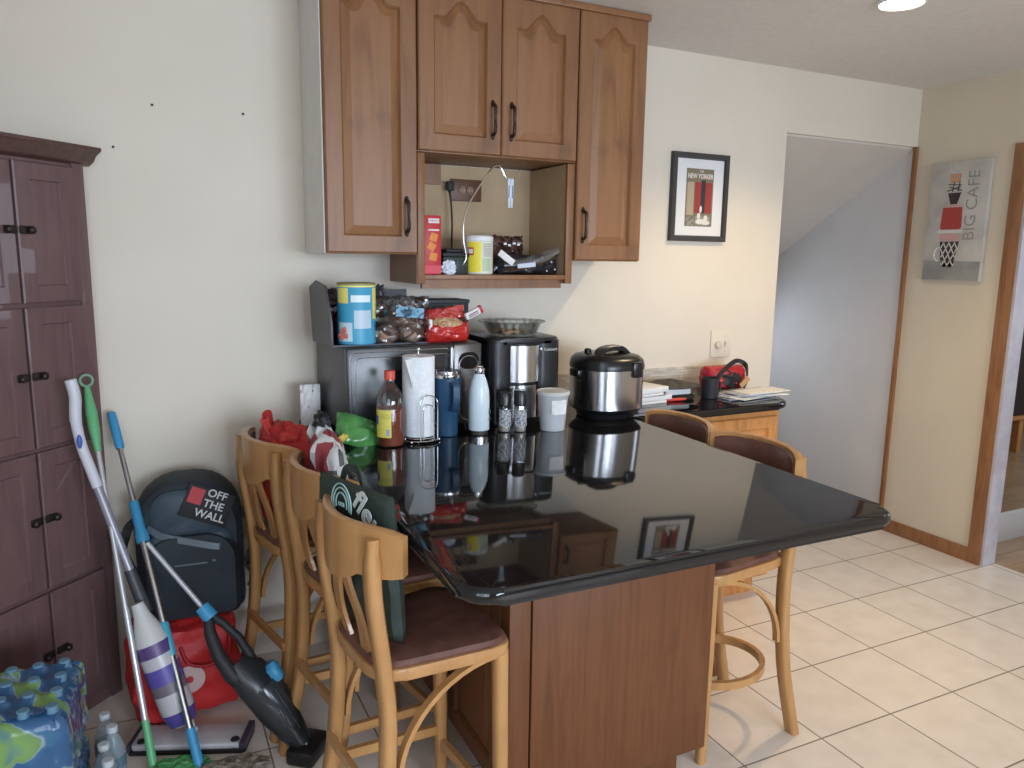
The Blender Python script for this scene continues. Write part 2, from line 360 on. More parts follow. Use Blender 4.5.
# ================================================================== CABINET DOOR MAKER
def outline(x0, x1, z0, z1, rise, n=22):
    def curve(t):
        t = abs(t); return rise*(.5+.5*math.cos(PI*t/.72)) if t < .72 else 0
    pts = []
    for i in range(8): pts.append((x0+(x1-x0)*i/8, z0))
    for i in range(6): pts.append((x1, z0+(z1-rise-z0)*i/6))
    for i in range(n+1):
        s_ = 1-2*i/n; pts.append(((x0+x1)/2+s_*(x1-x0)/2, z1-rise+curve(s_)))
    for i in range(1, 6): pts.append((x0, z0+(z1-rise-z0)*(6-i)/6))
    return pts
def outer(x0, x1, z0, z1, n=22):
    pts = []
    for i in range(8): pts.append((x0+(x1-x0)*i/8, z0))
    for i in range(6): pts.append((x1, z0+(z1-z0)*i/6))
    for i in range(n+1): pts.append((x1+(x0-x1)*i/n, z1))
    for i in range(1, 6): pts.append((x0, z0+(z1-z0)*(6-i)/6))
    return pts
def raised_door(w_, h_, rise, parent, loc, matf, matp, th=.02, fr=.055, name='door', rot=None):
    """door in local x 0..w, z 0..h, front at y = -th"""
    f = lambda pts, y: [(x, y, z) for x, z in pts]
    ou = outer(0, w_, 0, h_); ou2 = outer(.004, w_-.004, .004, h_-.004)
    i0 = outline(fr, w_-fr, fr, h_-fr, rise); i1 = outline(fr+.007, w_-fr-.007, fr+.007, h_-fr-.007, rise)
    b = B().loops([f(ou, 0), f(ou, -th+.004), f(ou2, -th), f(i0, -th), f(i1, -th+.009), f(i1, -.004)], True, False)
    d = obj(name, b, matf, parent, 12, loc, rot)
    j1 = outline(fr+.034, w_-fr-.034, fr+.034, h_-fr-.034, rise)
    b = B().loops([f(i1, -.005), f(i1, -th+.010), f(j1, -th+.0005)], True, True)
    obj('raised_panel', b, matp, d, 8)
    return d
def pull(parent, loc, L=.11, rot=None):
    pts = smooth_path([(0, 0, -L/2), (0, -.022, -L/2+.008), (0, -.028, -L/4), (0, -.026, 0), (0, -.028, L/4), (0, -.022, L/2-.008), (0, 0, L/2)], 5)
    n = len(pts); rr = [.0045+.0018*abs(math.sin(PI*2*i/(n-1))) for i in range(n)]
    b = B().sweep(pts, rr, 8)
    for z in (-L/2, L/2): b.blob((0, -.004, z), (.007, .004, .013), 0, 1, 2)
    return obj('handle', b, M_iron, parent, 40, loc, rot)

# ================================================================== UPPER CABINETS
YF = 2.56
def upper(name, label, x0, x1, z0, z1, doors, rise, handles):
    c = thing(name, label, 'cabinet', (x0, D, z0), 0, 'wall cabinets above the counter')
    W_, Hh = x1-x0, z1-z0
    obj('body', B().box(0, W_, YF-D, -.001, 0, Hh-.001, .001), M_cab, c)
    k = len(doors)
    for (a, b_), hs in zip(doors, handles):
        d = raised_door(b_-a, Hh-.012, rise, c, (a-x0, YF-D, .004), M_cab, M_cabp)
        pull(d, (hs[0]-a, -.02, hs[1]-z0))
    return c
cL = upper('wall_cabinet', 'tall oak wall cabinet with a pale side panel, left of the open shelf', .553, .866, 1.535, 2.44, [(.555, .864)], .05, [(.825, 1.658)])
obj('side_panel', B().box(-.004, -.0005, YF-D, -.001, 0, .903), M_cabL, cL, label='pale grey laminate side panel')
cM = upper('wall_cabinet', 'short two door oak wall cabinet directly above the open shelf', .868, 1.488, 1.882, 2.44, [(.870, 1.176), (1.179, 1.486)], .055, [(1.142, 2.0), (1.215, 2.0)])
cR = upper('wall_cabinet', 'tall narrow oak wall cabinet nearest to the framed magazine cover', 1.490, 1.792, 1.52, 2.44, [(1.492, 1.788)], .05, [(1.520, 1.65)])
obj('crown_strip', B().box(-.30, .30, YF-D-.034, YF-D-.02, .895, .918, .003), M_cab, cR)
# open shelf unit (niche)
ns_ = thing('open_shelf', 'open oak shelf box below the short two door cabinet', 'shelf', (.866, D, 1.404))
obj('side_board', B().box(.001, .030, YF-D, -.001, .03, .134), M_cab, ns_)
obj('side_board', B().box(.008, .026, YF-D+.01, -.001, .134, .474), M_cab, ns_)
obj('side_board', B().box(.595, .621, YF-D, -.001, .03, .118).box(.595, .621, YF-D+.01, -.001, .118, .474), M_nich, ns_, label='tan inner side board')
obj('stile', B().box(.004, .030, YF-D-.006, YF-D+.01, .03, .474, .002), M_cab, ns_)
obj('stile', B().box(.592, .6215, YF-D-.006, YF-D+.01, .03, .474, .002), M_cab, ns_)
obj('shelf_board', B().box(.030, .595, YF-D-.004, -.012, .045, .062, .002), M_cab, ns_)
obj('bottom_rail', B().box(.030, .595, YF-D+.03, YF-D+.045, .012, .045), M_cab, ns_)
obj('back_board', B().box(.030, .595, -.012, -.002, .03, .474), M_nich, ns_, label='tan painted back board')
obj('upper_rail', B().box(.030, .20, -.028, -.0125, .40, .474), M_cab, ns_)
SZ = 1.4665  # shelf top

# ================================================================== COUNTERTOP and base cabinets
CT = .92; TH = .034
cx0, cx1, cy0 = .505, 1.672, 1.205
R1 = .07
poly = arc((cx0+R1, cy0+R1), R1, PI, 1.5*PI, 8)+arc((cx1-R1, cy0+R1), R1, -PI/2, 0, 8)+[(cx1, 2.40)]+arc((cx1+.04, 2.40), .04, PI, PI/2, 4)[1:]+arc((2.59-.10, 2.44+.10), .10, -PI/2, 0, 8)+[(2.59, D-.002), (cx0, D-.002)]
ct = thing('countertop', 'black speckled granite countertop of the peninsula and wall counter', 'countertop', (0, 0, CT-TH))
obj('slab', B().prism(poly, 0, TH, bev=.0145, seg=5), M_gran, ct, 25)
obj('backsplash', B().box(1.40, 2.695, D-.014, D-.001, TH+.0005, TH+.108), M_mos, ct, label='low strip of beige and grey stone mosaic')
bc = thing('base_cabinet', 'oak peninsula cabinet under the front of the granite counter', 'cabinet', (.777, 1.6, 0))
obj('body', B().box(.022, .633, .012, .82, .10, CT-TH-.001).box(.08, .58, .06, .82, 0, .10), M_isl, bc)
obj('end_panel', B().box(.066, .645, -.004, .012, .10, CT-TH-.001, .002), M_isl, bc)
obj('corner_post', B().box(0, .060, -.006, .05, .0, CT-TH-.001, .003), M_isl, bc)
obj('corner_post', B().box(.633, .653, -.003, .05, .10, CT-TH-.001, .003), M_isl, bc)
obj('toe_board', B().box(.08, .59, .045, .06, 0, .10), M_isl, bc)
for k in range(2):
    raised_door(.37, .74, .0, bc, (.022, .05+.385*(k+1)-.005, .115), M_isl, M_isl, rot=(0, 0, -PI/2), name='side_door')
b2 = thing('base_cabinet', 'honey oak base cabinet under the wall counter beside the stair opening', 'cabinet', (1.60, D, 0))
obj('body', B().box(0, .93, -.40, -.001, .10, CT-TH-.001).box(0, .90, -.34, -.001, 0, .10), M_org, b2)
for k in range(2):
    raised_door(.42, .74, 0, b2, (.055+.435*k, -.40, .115), M_org, M_org, fr=.05)

# ================================================================== PANTRY (diagonal)
A0 = PI/4
pt = thing('corner_pantry', 'tall dark reddish corner pantry with small paneled doors', 'cabinet', (-.546, 2.434, 0), A0)
# local x along the face to the right (0..0.56), y back into the corner
PW = .56
obj('body', B().prism([(0, 0), (PW, 0), (PW+.02, .045), (.263, .358), (-.03, .066)], 0, 1.80), M_pan, pt)
obj('side_return', B().box(PW-.001, PW+.008, .002, .045, 0, 1.79), wood('pantry_side_wood', (.42, .25, .15), (.34, .19, .11)), pt, label='paler thin side edge')
xs = PW-.25
rows = [(.06, .475), (.482, .925), (.932, 1.365), (1.372, 1.79)]
for (z0, z1) in rows:
    for a, b_ in ((xs-.235, xs-.004), (xs+.004, xs+.205)):
        f = lambda pts, y: [(x, y, z) for x, z in pts]
        W_, h_ = b_-a, z1-z0-.006
        q = B()
        def rc(i, y): return [(i, y, i), (W_-i, y, i), (W_-i, y, h_-i), (i, y, h_-i)]
        q.loops([rc(0, 0), rc(0, -.014), rc(.004, -.018), rc(.05, -.018), rc(.054, -.012)], True, True)
        d = obj('door', q, M_pan, pt, 20, (a, 0, z0+.003))
        hx = W_-.02 if a < xs-.1 else .02
        s_ = 1 if a < xs-.1 else -1
        obj('latch', B().box(hx-.02, hx+.02, -.026, -.018, h_*.52-.012, h_*.52+.012, .004).blob((hx-s_*.012, -.034, h_*.52), (.012, .010, .012), 0, 1, 2), M_iron, d)
obj('face_stile', B().box(xs+.208, PW, -.008, .0, 0, 1.80, .002), M_pan, pt)
pr = [(0, 0), (-.02, .012), (-.032, .03), (-.055, .045), (-.055, .055), (0, .055)]
q = B()
q.loops([[(-.02+0, y, z+1.797) for y, z in pr]+[(-.02, .1, 1.852), (-.02, .1, 1.797)], [(PW+.03-0*y, y, z+1.797) for y, z in pr]+[(PW+.0, .1, 1.852), (PW+.0, .1, 1.797)]])
obj('crown_molding', q, wood('pantry_crown_wood', (.10, .048, .038), (.07, .032, .028)), pt)

# ================================================================== CHAIRS
def rect_cross(a, b_): return [(-a, -b_), (a, -b_), (a, b_), (-a, b_)]
def bev_cross(a, b_, c=.2):
    k = min(a, b_)*c*2
    return [(-a+k, -b_), (a-k, -b_), (a, -b_+k), (a, b_-k), (a-k, b_), (-a+k, b_), (-a, b_-k), (-a, -b_+k)]
def make_chair(label, hoop, group):
    c = thing('bar_stool', label, 'stool', (0, 0, 0), 0, group)
    W2 = .20
    def rail_x(y): return -.228+.080*(abs(y)/W2)**2
    # curved top rail, taller in the middle
    def rail(x_off, th, ztop, zlow, wy, n=20, drop=.035):
        ls = []
        for i in range(n+1):
            y = -wy+2*wy*i/n; x = rail_x(y)+x_off; k = 1-(abs(y)/wy)**2
            e = .012*(abs(y)/wy)**8
            zb = zlow-drop*max(0, 1-(y/.10)**2); zt = ztop-e
            dx = -.124*y/W2/W2*.5; nrm = Vector((1, dx*1.0, 0)).normalized(); nx, ny = nrm.x*th/2, -2*.080*y/W2/W2*th/2
            ls.append([(x-nx, y-ny, zb+e), (x+nx, y+ny, zb+e), (x+nx, y+ny, zt-.004), (x+nx*.4, y+ny*.4, zt), (x-nx*.4, y-ny*.4, zt), (x-nx, y-ny, zt-.004)])
        return B().loops(ls)
    obj('back_rail', rail(0, .020, .957, .842, W2), M_chair, c, 45)
    obj('back_pad', rail(.013, .012, .943, .868, W2-.02, drop=0), M_leath, c, 45, label='brown leather pad on the inner side of the rail')
    for s in (-1, 1):
        y = .150*s; xr = rail_x(y)
        pts = smooth_path([(xr-.020, y, .935), (xr-.018, y, .80), (-.180, y, .62), (-.172, y*1.02, .48), (-.19, y*1.05, .25), (-.245, y*1.1, 0)], 6)
        rr = [.80]*3+[1]*(len(pts)-3)
        obj('leg', B().sweep(pts, rr, cross=bev_cross(.016, .0215), upv=(0, 1, 0)), M_chair, c, 50)
        pts = [(.125, .155*s, .59), (.128, .157*s, .3), (.132, .16*s, 0)]
        obj('leg', B().sweep(pts, [1, .95, .8], cross=bev_cross(.018, .018), upv=(0, 1, 0)), M_chair, c, 50)
        # back splat
        pts = smooth_path([(-.218, .018*s, .845), (-.212, .034*s, .79), (-.198, .062*s, .72), (-.186, .060*s, .66), (-.172, .040*s, .60)], 5)
        obj('splat', B().sweep(pts, [1.35, 1.2]+[1]*(len(pts)-2), cross=rect_cross(.0045, .019), upv=(0, 1, 0)), M_chair, c, 50)
        # curved brace
        pts = [(.11-.26*math.sin(a)+.0, .158*s, .34+.24*math.cos(a)) for a in [PI/2*i/12 for i in range(13)]]
        obj('brace', B().sweep(pts, 1, cross=rect_cross(.006, .010), upv=(0, 1, 0)), M_chair, c, 50)
    def seatpoly(ins):
        p = []
        pts = [(-.195+ins, -.145+ins), (.155-ins, -.190+ins), (.155-ins, .190-ins), (-.195+ins, .145-ins)]
        out = []
        for i in range(4):
            a, b_, cc = Vector(pts[i-1]), Vector(pts[i]), Vector(pts[(i+1) % 4]); r_ = .07
            p1 = b_+(a-b_).normalized()*r_; p2 = b_+(cc-b_).normalized()*r_
            for k in range(7):
                t_ = k/6; out.append(tuple((1-t_)**2*p1+2*t_*(1-t_)*b_+t_*t_*p2))
        return out
    obj('seat_frame', B().prism(seatpoly(0), .583, .612, bev=.006, seg=2), M_chair, c)
    ls = []
    for ins, z in ((.006, .6125), (.004, .618), (.010, .628), (.03, .634), (.07, .637)): ls.append([(x, y, z) for x, y in seatpoly(ins)])
    obj('seat', B().loops(ls), M_leath, c, label='brown leather padded seat')
    if hoop:
        pts = [(.13+.0-.165*(1-math.cos(a))-.0, .15*math.sin(a), .22) for a in [2*PI*i/32 for i in range(32)]]
        pts = [(-.03+.175*math.cos(a), .148*math.sin(a), .22) for a in [2*PI*i/36 for i in range(36)]]
        obj('footrest_hoop', B().sweep(pts, 1, cross=rect_cross(.008, .013), closed=True), M_chair, c, 50)
    else:
        for s in (-1, 1): obj('stretcher', B().sweep([(-.195, .158*s, .23), (.128, .157*s, .20)], 1, cross=rect_cross(.008, .013)), M_chair, c)
        obj('stretcher', B().sweep([(.128, -.155, .16), (.128, .155, .16)], 1, cross=rect_cross(.008, .014)), M_chair, c)
        obj('stretcher', B().sweep([(-.20, -.155, .30), (-.20, .155, .30)], 1, cross=rect_cross(.007, .013)), M_chair, c)
    return c
GL = 'stools along the left edge of the peninsula'; GR = 'stools along the right edge of the peninsula'
ch3 = make_chair('nearest wooden bar stool with an empty brown leather seat, left of the peninsula', False, GL)
ch2 = copy_tree(ch3); ch2['label'] = 'middle of the three left wooden stools, carrying the patterned and dark green bags'
ch1 = copy_tree(ch3); ch1['label'] = 'wooden bar stool closest to the back wall, with a red bag on its seat'
def place(o, x, y, rz): o.location = (x, y, 0); o.rotation_euler = (0, 0, rz)
def at_rail(o, x, y, th): place(o, x+.222*math.cos(th), y+.222*math.sin(th), th)
at_rail(ch3, .370, 1.665, math.radians(8)); at_rail(ch2, .368, 2.075, math.radians(11)); at_rail(ch1, .285, 2.475, math.radians(13))
chB = make_chair('nearer wooden stool with a hoop footrest on the right side of the peninsula', True, GR)
chA = copy_tree(chB); chA['label'] = 'farther wooden stool on the right of the peninsula, next to the wall counter'
place(chB, 1.60, 1.815, PI); place(chA, 1.605, 2.215, PI-.03)

# ================================================================== CEILING LAMPS
def lamp(x, y, label):
    t = thing('ceiling_lamp', label, 'lamp', (x, y, H), 0, 'recessed ceiling lamps')
    obj('trim_ring', B().lathe([(.074, -.001), (.086, -.003), (.084, -.008), (.074, -.011), (.071, -.001)], 40, cap=False), M_white, t)
    obj('bulb_face', B().lathe([(.071, -.004), (.06, -.010), (.03, -.0125), (.002, -.013)], 40), M_bulb, t)
    return t
M_bulb = mat('lamp_glow', (1, 1, 1), .5, emit=(1.0, .90, .72), estr=9)
lamp(2.47, 1.99, 'round lit ceiling lamp at the top right of the photo')
lamp(.9, -.6, 'round ceiling lamp above where the photographer stands'); lamp(2.9, -.6, 'round ceiling lamp behind the photographer, by the doorway side')

# ================================================================== WALL THINGS
# framed magazine cover
fx0, fx1, fz0, fz1 = 2.175, 2.498, 1.616, 2.010
fr_ = thing('framed_picture', 'black framed magazine cover with a white mat on the cream wall', 'picture', ((fx0+fx1)/2, D, fz0))
fw_, fh_ = fx1-fx0, fz1-fz0
q = B(); X0 = -fw_/2
def ring(b, i, y): return [(X0+i, y, i), (-X0-i, y, i), (-X0-i, y, fh_-i), (X0+i, y, fh_-i)]
q.loops([ring(q, 0, -.001), ring(q, 0, -.022), ring(q, .003, -.025), ring(q, .022, -.025), ring(q, .026, -.014)], False, False)
obj('frame', q, mat('charcoal_frame', (.045, .043, .042), .5), fr_)
obj('mat_board', B().box(X0+.024, -X0-.024, -.012, -.002, .024, fh_-.024), mat('mat_board_white', (.74, .74, .74), .7), fr_)
px0, px1, pz0, pz1 = -.078, .078, .068, fh_-.068
pp = obj('print', B().box(px0, px1, -.0135, -.012, pz0, pz1), mat('print_ground', (.20, .17, .11), .6), fr_)
obj('picture_shape', B().box(px0+.006, px0+.045, -.0142, -.0135, pz0+.05, pz1-.06), mat('print_tan', (.42, .35, .24), .6), pp)
obj('picture_shape', B().box(px0+.050, px0+.085, -.0142, -.0135, pz0+.06, pz1-.06).box(px1-.045, px1-.008, -.0142, -.0135, pz0+.06, pz1-.06), mat('print_red', (.33, .04, .035), .6), pp)
obj('picture_shape', B().box(px0+.086, px1-.046, -.0142, -.0135, pz0+.06, pz1-.05), mat('print_dark', (.03, .03, .035), .6), pp)
q = B()
for x, z, rx, rz in ((-.012, .115, .010, .014), (.028, .105, .012, .015), (.0, .09, .03, .012), (-.002, .145, .007, .016), (.03, .085, .025, .01)): q.blob((px0+.09+x, -.0146, z), (rx, .0006, rz), .1, 2, 2, 3)
obj('picture_shape', q, mat('print_white', (.7, .68, .62), .6), pp)
obj('picture_shape', B().box(px0+.004, px1-.004, -.0143, -.0135, pz0+.004, pz0+.045), mottled('print_grey', (.16, .15, .12), (.34, .31, .25), 90, .6), pp)
ML = mat('print_lettering', (.80, .74, .66), .6)
text('title_lettering', 'NEW YORKER', .030, ML, pp, (0, -.0148, pz1-.034), (PI/2, 0, 0), .0003, sx=.76, bold=.0006)
text('title_lettering', 'THE', .014, ML, pp, (.004, -.0148, pz1-.012), (PI/2, 0, 0), .0003)
# dimmer plate
sw = thing('dimmer_switch', 'almond double switch plate with a round dimmer knob above the wall counter', 'switch', (2.5215, D, 1.13))
obj('plate', B().box(-.062, .062, -.007, -.0005, -.066, .066, .003), mat('almond_plastic', (.72, .66, .54), .4), sw)
M_alm = mat('almond_knob', (.62, .56, .44), .4)
obj('dial', B().lathe([(.019, 0), (.017, .014), (.012, .017), (.002, .017)], 24, m=Matrix.Translation((-.022, -.007, -.004)) @ RX), M_alm, sw)
obj('toggle', B().box(.018, .030, -.010, -.007, -.016, .016, .001).box(.021, .027, -.018, -.009, .0, .008, .001), M_alm, sw)
obj('screw', B().lathe([(.003, 0), (.002, .0015), (.0005, .0018)], 10, m=Matrix.Translation((.024, -.007, .036)) @ RX), M_alu, sw)
obj('screw', B().lathe([(.003, 0), (.002, .0015), (.0005, .0018)], 10, m=Matrix.Translation((.024, -.007, -.036)) @ RX), M_alu, sw)
# brown outlet in the niche with a cord
ol = thing('wall_outlet', 'brown horizontal double outlet inside the open shelf box', 'outlet', (1.175, D-.013, 1.788))
obj('plate', B().box(-.066, .066, -.008, -.0005, -.042, .042, .003), mat('brown_plate', (.13, .058, .03), .45), ol)
for s in (-.022, .012):
    so = obj('socket', B().lathe([(.016, 0), (.015, .003), (.002, .0032)], 20, m=Matrix.Translation((s+.005, -.008, 0)) @ RX), mat('socket_face', (.22, .12, .07), .4), ol)
    obj('slot', B().box(s, s+.002, -.0125, -.011, -.006, .006).box(s+.010, s+.012, -.0125, -.011, -.006, .006), mat('slot_tan', (.5, .42, .33), .5), so)
cd = thing('power_cord', 'black cord running down from the brown outlet behind the green container', 'cord', (1.10, D-.02, 1.80))
obj('plug', B().box(-.012, .014, -.030, -.004, -.018, .018, .004), M_blkm, cd)
obj('cable', B().sweep(smooth_path([(-.006, -.025, .012), (-.02, -.03, .008), (-.004, -.035, -.05), (.0, -.04, -.15), (-.004, -.05, -.25), (.012, -.07, -.31)], 5), .0035, 8), M_blkm, cd)
# nails
for x, z, lab in ((.066, 2.008, 'small nail in the pale wall, left one of the upper pair'), (.35, 2.005, 'small nail in the pale wall, closer to the oak wall cabinet'), (-.057, 1.866, 'small nail in the wall beside the pantry crown')):
    tag(obj('nail', B().lathe([(.004, 0), (.004, .006), (.001, .007)], 10, m=RX), M_iron, loc=(x, D-.0005, z)), lab, 'nail')
# canvas on the right wall
cv = thing('canvas_print', 'grey canvas print of stacked coffee cups with sideways lettering', 'picture', (RXW, 2.60, 1.443), -PI/2)
cw, chh = .157, .60
obj('canvas', B().box(-cw, cw, -.030, -.001, 0, chh, .002), mottled('canvas_grey', (.46, .43, .38), (.56, .53, .47), 7, .8), cv)
def cpart(b, m, lab=None): return obj('painted_shape', b, m, cv, label=lab)
def cpoly(b, pts, d=.0008): b.prism(pts, .030, .030+d, m=RX)
q = B(); cpoly(q, [(-cw+.003, .003), (cw-.003, .003), (cw-.003, .098), (-cw+.003, .105)]); cpart(q, mottled('canvas_table', (.25, .25, .23), (.33, .33, .30), 10, .8))
M_cr = mat('canvas_red', (.42, .06, .05), .8); M_cd = mat('canvas_dark', (.06, .04, .04), .8); M_cp = mat('canvas_pink', (.60, .36, .32), .8); M_co = mat('canvas_peach', (.55, .30, .19), .8); M_cw = mat('canvas_white', (.68, .66, .60), .8); M_cg = mat('canvas_letter', (.30, .28, .24), .8)
ox = -.02
q = B(); cpoly(q, [(ox-.037, .070), (ox+.030, .070), (ox+.052, .200), (ox-.052, .200)]); cpart(q, M_cd, 'dark mug with a white lattice')
q = B()
for k in range(-3, 4):
    for s in (-1, 1):
        xa = ox+k*.030-.065*s*.5; xb = ox+k*.030+.065*s*.5
        for u in range(8):
            x0_ = xa+(xb-xa)*u/8; x1_ = xa+(xb-xa)*(u+1)/8; z0_ = .072+.126*u/8; z1_ = .072+.126*(u+1)/8
            lim0 = .037+.015*(z0_-.07)/.13
            if abs((x0_+x1_)/2-ox) < lim0-.004: q.prism([(x0_-.003, z0_), (x0_+.003, z0_), (x1_+.003, z1_), (x1_-.003, z1_)], .0306, .0314, m=RX)
cpart(q, M_cw)
q = B().sweep([(ox-.05-.028*math.sin(a), -.0312, .135+.035*math.cos(a)) for a in [PI*i/12 for i in range(13)]], .004, 6); cpart(q, M_cw)
q = B(); cpoly(q, [(ox-.050, .203), (ox+.046, .203), (ox+.052, .238), (ox-.060, .240)]); cpart(q, M_cp, 'pink saucer')
q = B(); cpoly(q, [(ox-.070, .243), (ox+.060, .243), (ox+.064, .258), (ox-.074, .258)]); cpart(q, M_cw)
q = B(); cpoly(q, arc((ox+.042, .275), .014, -PI/2, 0, 4)+[(ox+.052, .372), (ox-.052, .372)]+arc((ox-.046, .275), .014, PI, 1.5*PI, 4)); cpart(q, M_cr, 'red cup')
q = B(); cpoly(q, [(ox-.050, .374), (ox+.050, .374), (ox+.046, .384), (ox-.056, .384)]); cpart(q, M_cp)
q = B(); cpoly(q, [(ox-.016, .388), (ox+.020, .388), (ox+.038, .445), (ox-.034, .445)]); cpart(q, M_cd, 'small dark cup')
q = B()
for a, b_, c_, d_ in ((-.04, .455, .03, .475), (-.03, .475, .04, .455), (-.01, .45, -.005, .50), (.02, .45, .025, .50), (-.035, .488, .035, .482)): q.sweep([(ox+a, -.0305, b_), (ox+c_, -.0305, d_)], .0025, 6)
cpart(q, M_cd)
q = B(); cpoly(q, [(ox-.024, .495), (ox+.024, .495), (ox+.032, .540), (ox-.032, .540)]); cpart(q, M_co, 'peach cup')
text('painted_word', 'CAFE', .085, M_cg, cv, (.080, -.0306, .452), (PI/2, -PI/2, 0), .0004, bold=-.0006)
text('painted_word', 'BIG', .085, M_cg, cv, (.080, -.0306, .268), (PI/2, -PI/2, 0), .0004, bold=-.0006)

# ================================================================== ON THE OPEN SHELF (top z = SZ)
cb = thing('cracker_box', 'narrow red cracker box with orange crackers on the open shelf', 'box', (.930, 2.60, SZ))
obj('carton', B().box(-.029, .031, -.03, .05, 0, .205, .001), mat('red_carton', (.50, .022, .03), .45), cb)
obj('label_patch', B().box(-.016, .024, -.0306, -.030, .178, .194), M_paper, cb)
obj('label_patch', B().box(-.016, .024, -.0306, -.030, .152, .157), M_paper, cb)
text('lettering', 'CHEEZ-IT', .009, mat('red_ink', (.5, .03, .03), .5), cb, (.004, -.0309, .186), (PI/2, 0, 0), .0002)
for x, z, a in ((.004, .130, .3), (-.004, .098, .6), (.002, .062, .2)):
    obj('printed_cracker', B().box(-.014, .014, -.0004, .0004, -.014, .014, .0003), mat('cracker_orange', (.72, .24, .04), .5), cb, loc=(x, -.0306, z), rot=(0, a, 0))
obj('label_patch', B().box(-.0305, .0305, -.0306, -.030, .004, .032), mat('bright_red', (.62, .02, .04), .4), cb)
gc = thing('storage_container', 'dark green ribbed container behind the white ball on the open shelf', 'container', (1.035, 2.64, SZ))
obj('body', B().box(-.05, .048, -.03, .06, 0, .062, .004), mat('dark_green_plastic', (.025, .045, .035), .4), gc)
obj('lid', B().box(-.054, .052, -.034, .064, .062, .078, .005).box(-.035, .035, -.02, .05, .078, .092, .006), M_blkm, gc)
q = B()
for k in range(5): q.box(-.04+.018*k, -.036+.018*k, -.0315, -.030, .008, .055)
obj('rib', q, M_blkm, gc)
tag(obj('crumpled_tissue', B().blob((0, 0, .024), (.024, .018, .026), .25, 3.5, 4, 2), mottled('tissue', (.60, .66, .78), (.78, .80, .82), 60, .7), loc=(.995, 2.585, SZ)), 'crumpled white and pale blue ball in front of the dark green container', 'tissue')
yt = thing('drink_mix_tub', 'yellow and white plastic tub at the middle of the open shelf', 'tub', (1.135, 2.64, SZ))
obj('tub_body', B().lathe([(.050, 0), (.054, .004), (.054, .118), (.050, .124)], 36), mat('tub_white', (.74, .73, .62), .4), yt)
obj('lid', B().lathe([(.052, .120), (.055, .123), (.055, .136), (.050, .141), (.002, .142)], 36), M_wht, yt)
obj('label_patch', B().patch(.0542, -2.75, -1.75, .008, .118, 12), mat('lemon_yellow', (.80, .68, .05), .4), yt)
obj('label_patch', B().patch(.0546, -2.75, -2.30, .070, .098, 8), mat('label_red', (.55, .05, .04), .4), yt)
obj('label_patch', B().patch(.0550, -2.68, -2.36, .076, .092, 6), M_paper, yt)
obj('label_patch', B().patch(.0546, -1.70, -1.05, .012, .06, 8), mat('label_pale_green', (.50, .62, .42), .5), yt)
q = B()
for k in range(7): q.patch(.0546, -1.62, -1.0, .066+.007*k, .069+.007*k, 6)
obj('printed_lines', q, mat('ink_grey', (.30, .30, .26), .5), yt)
bs = thing('snack_bag', 'dark crinkled snack bag standing at the back of the open shelf', 'bag', (1.275, 2.70, SZ))
obj('bag_body', B().pillow(.145, .145, .085, 20, .5, .035, 4, 3), mottled('dark_foil', (.035, .018, .014), (.10, .05, .04), 30, .22, coat=.6), bs)
q = B()
for x, z in ((-.03, .11), (-.012, .105), (.008, .112), (.026, .108)): q.box(x, x+.012, -.047, -.044, z, z+.008)
obj('printed_mark', q, M_paper, bs)
dp = thing('travel_pouch', 'black pouch with white dots lying at the right end of the open shelf', 'pouch', (1.335, 2.63, SZ))
obj('pouch_body', B().pillow(.25, .075, .10, 18, .45, .02, 3, 8), mat('black_pouch_fabric', (.02, .02, .024), .5), dp)
for x, z in ((-.08, .050), (-.03, .020), (-.01, .060), (.04, .062), (.06, .015), (.095, .020), (.08, .048)): obj('printed_dot', B().blob((x, -.045, z), (.004, .004, .004), 0, 1, 1), M_paper, dp)
pb = thing('plastic_packet', 'clear curled plastic packet draped over the black pouch', 'packet', (1.31, 2.585, SZ))
def f_(u, v):
    x = -.10+.23*u; return Vector((x, -.012*math.sin(v*PI)-.004, .012+.055*u**2.2+.045*v+.006*noise.noise(Vector((u*9, v*5, 1)))))
obj('film', B().grid(f_, 24, 8, .0008), M_film, pb)
obj('white_insert', B().box(-.045, .03, -.020, -.018, .028, .044, m=Matrix.Rotation(-.1, 4, 'Y')), mat('insert_white', (.55, .60, .68), .5), pb)
obj('paper_tag', B().box(-.035, .035, -.001, .001, -.012, .012, m=Matrix.Translation((-.095, -.02, .062)) @ Matrix.Rotation(.6, 4, 'Y')), M_paper, pb)
hk = thing('banana_hook', 'chrome wire hook stand rising from the open shelf', 'hook', (1.10, 2.66, SZ))
def hp(u, v): return (.935+(u-431)/256-1.10, -.06, 1.475+(272-v)/283-SZ)
pts = [(-.035, -.03, .004), (-.04, -.05, .03)]+[hp(*a) for a in ((465.6, 256.7), (463, 241), (463, 223), (466.5, 206.5), (477.5, 186.5), (488.4, 170), (494, 164), (499.4, 164.6), (504, 172.8), (507.6, 177.4), (513, 178.3), (516.7, 173.7), (519.4, 167.3))]
obj('stem', B().sweep(smooth_path(pts, 5), .0032, 8), M_chrome, hk)
obj('foot_ring', B().sweep([(-.0+.038*math.cos(a), .01+.04*math.sin(a), .004) for a in [2*PI*i/28 for i in range(28)]], .0032, 8, closed=True), M_chrome, hk)
cl = thing('bag_clip', 'white and blue printed bag clip hanging from the chrome hook', 'clip', (1.240, 2.593, 1.815))
obj('clip_arm', B().box(-.013, -.001, -.004, .0, -.105, .0, .0015), mat('clip_white', (.62, .68, .76), .4), cl, rot=(0, -.04, 0))
obj('clip_arm', B().box(.001, .013, -.004, .0, -.105, .0, .0015), mat('clip_white2', (.62, .68, .76), .4), cl, rot=(0, .04, 0))
q = B()
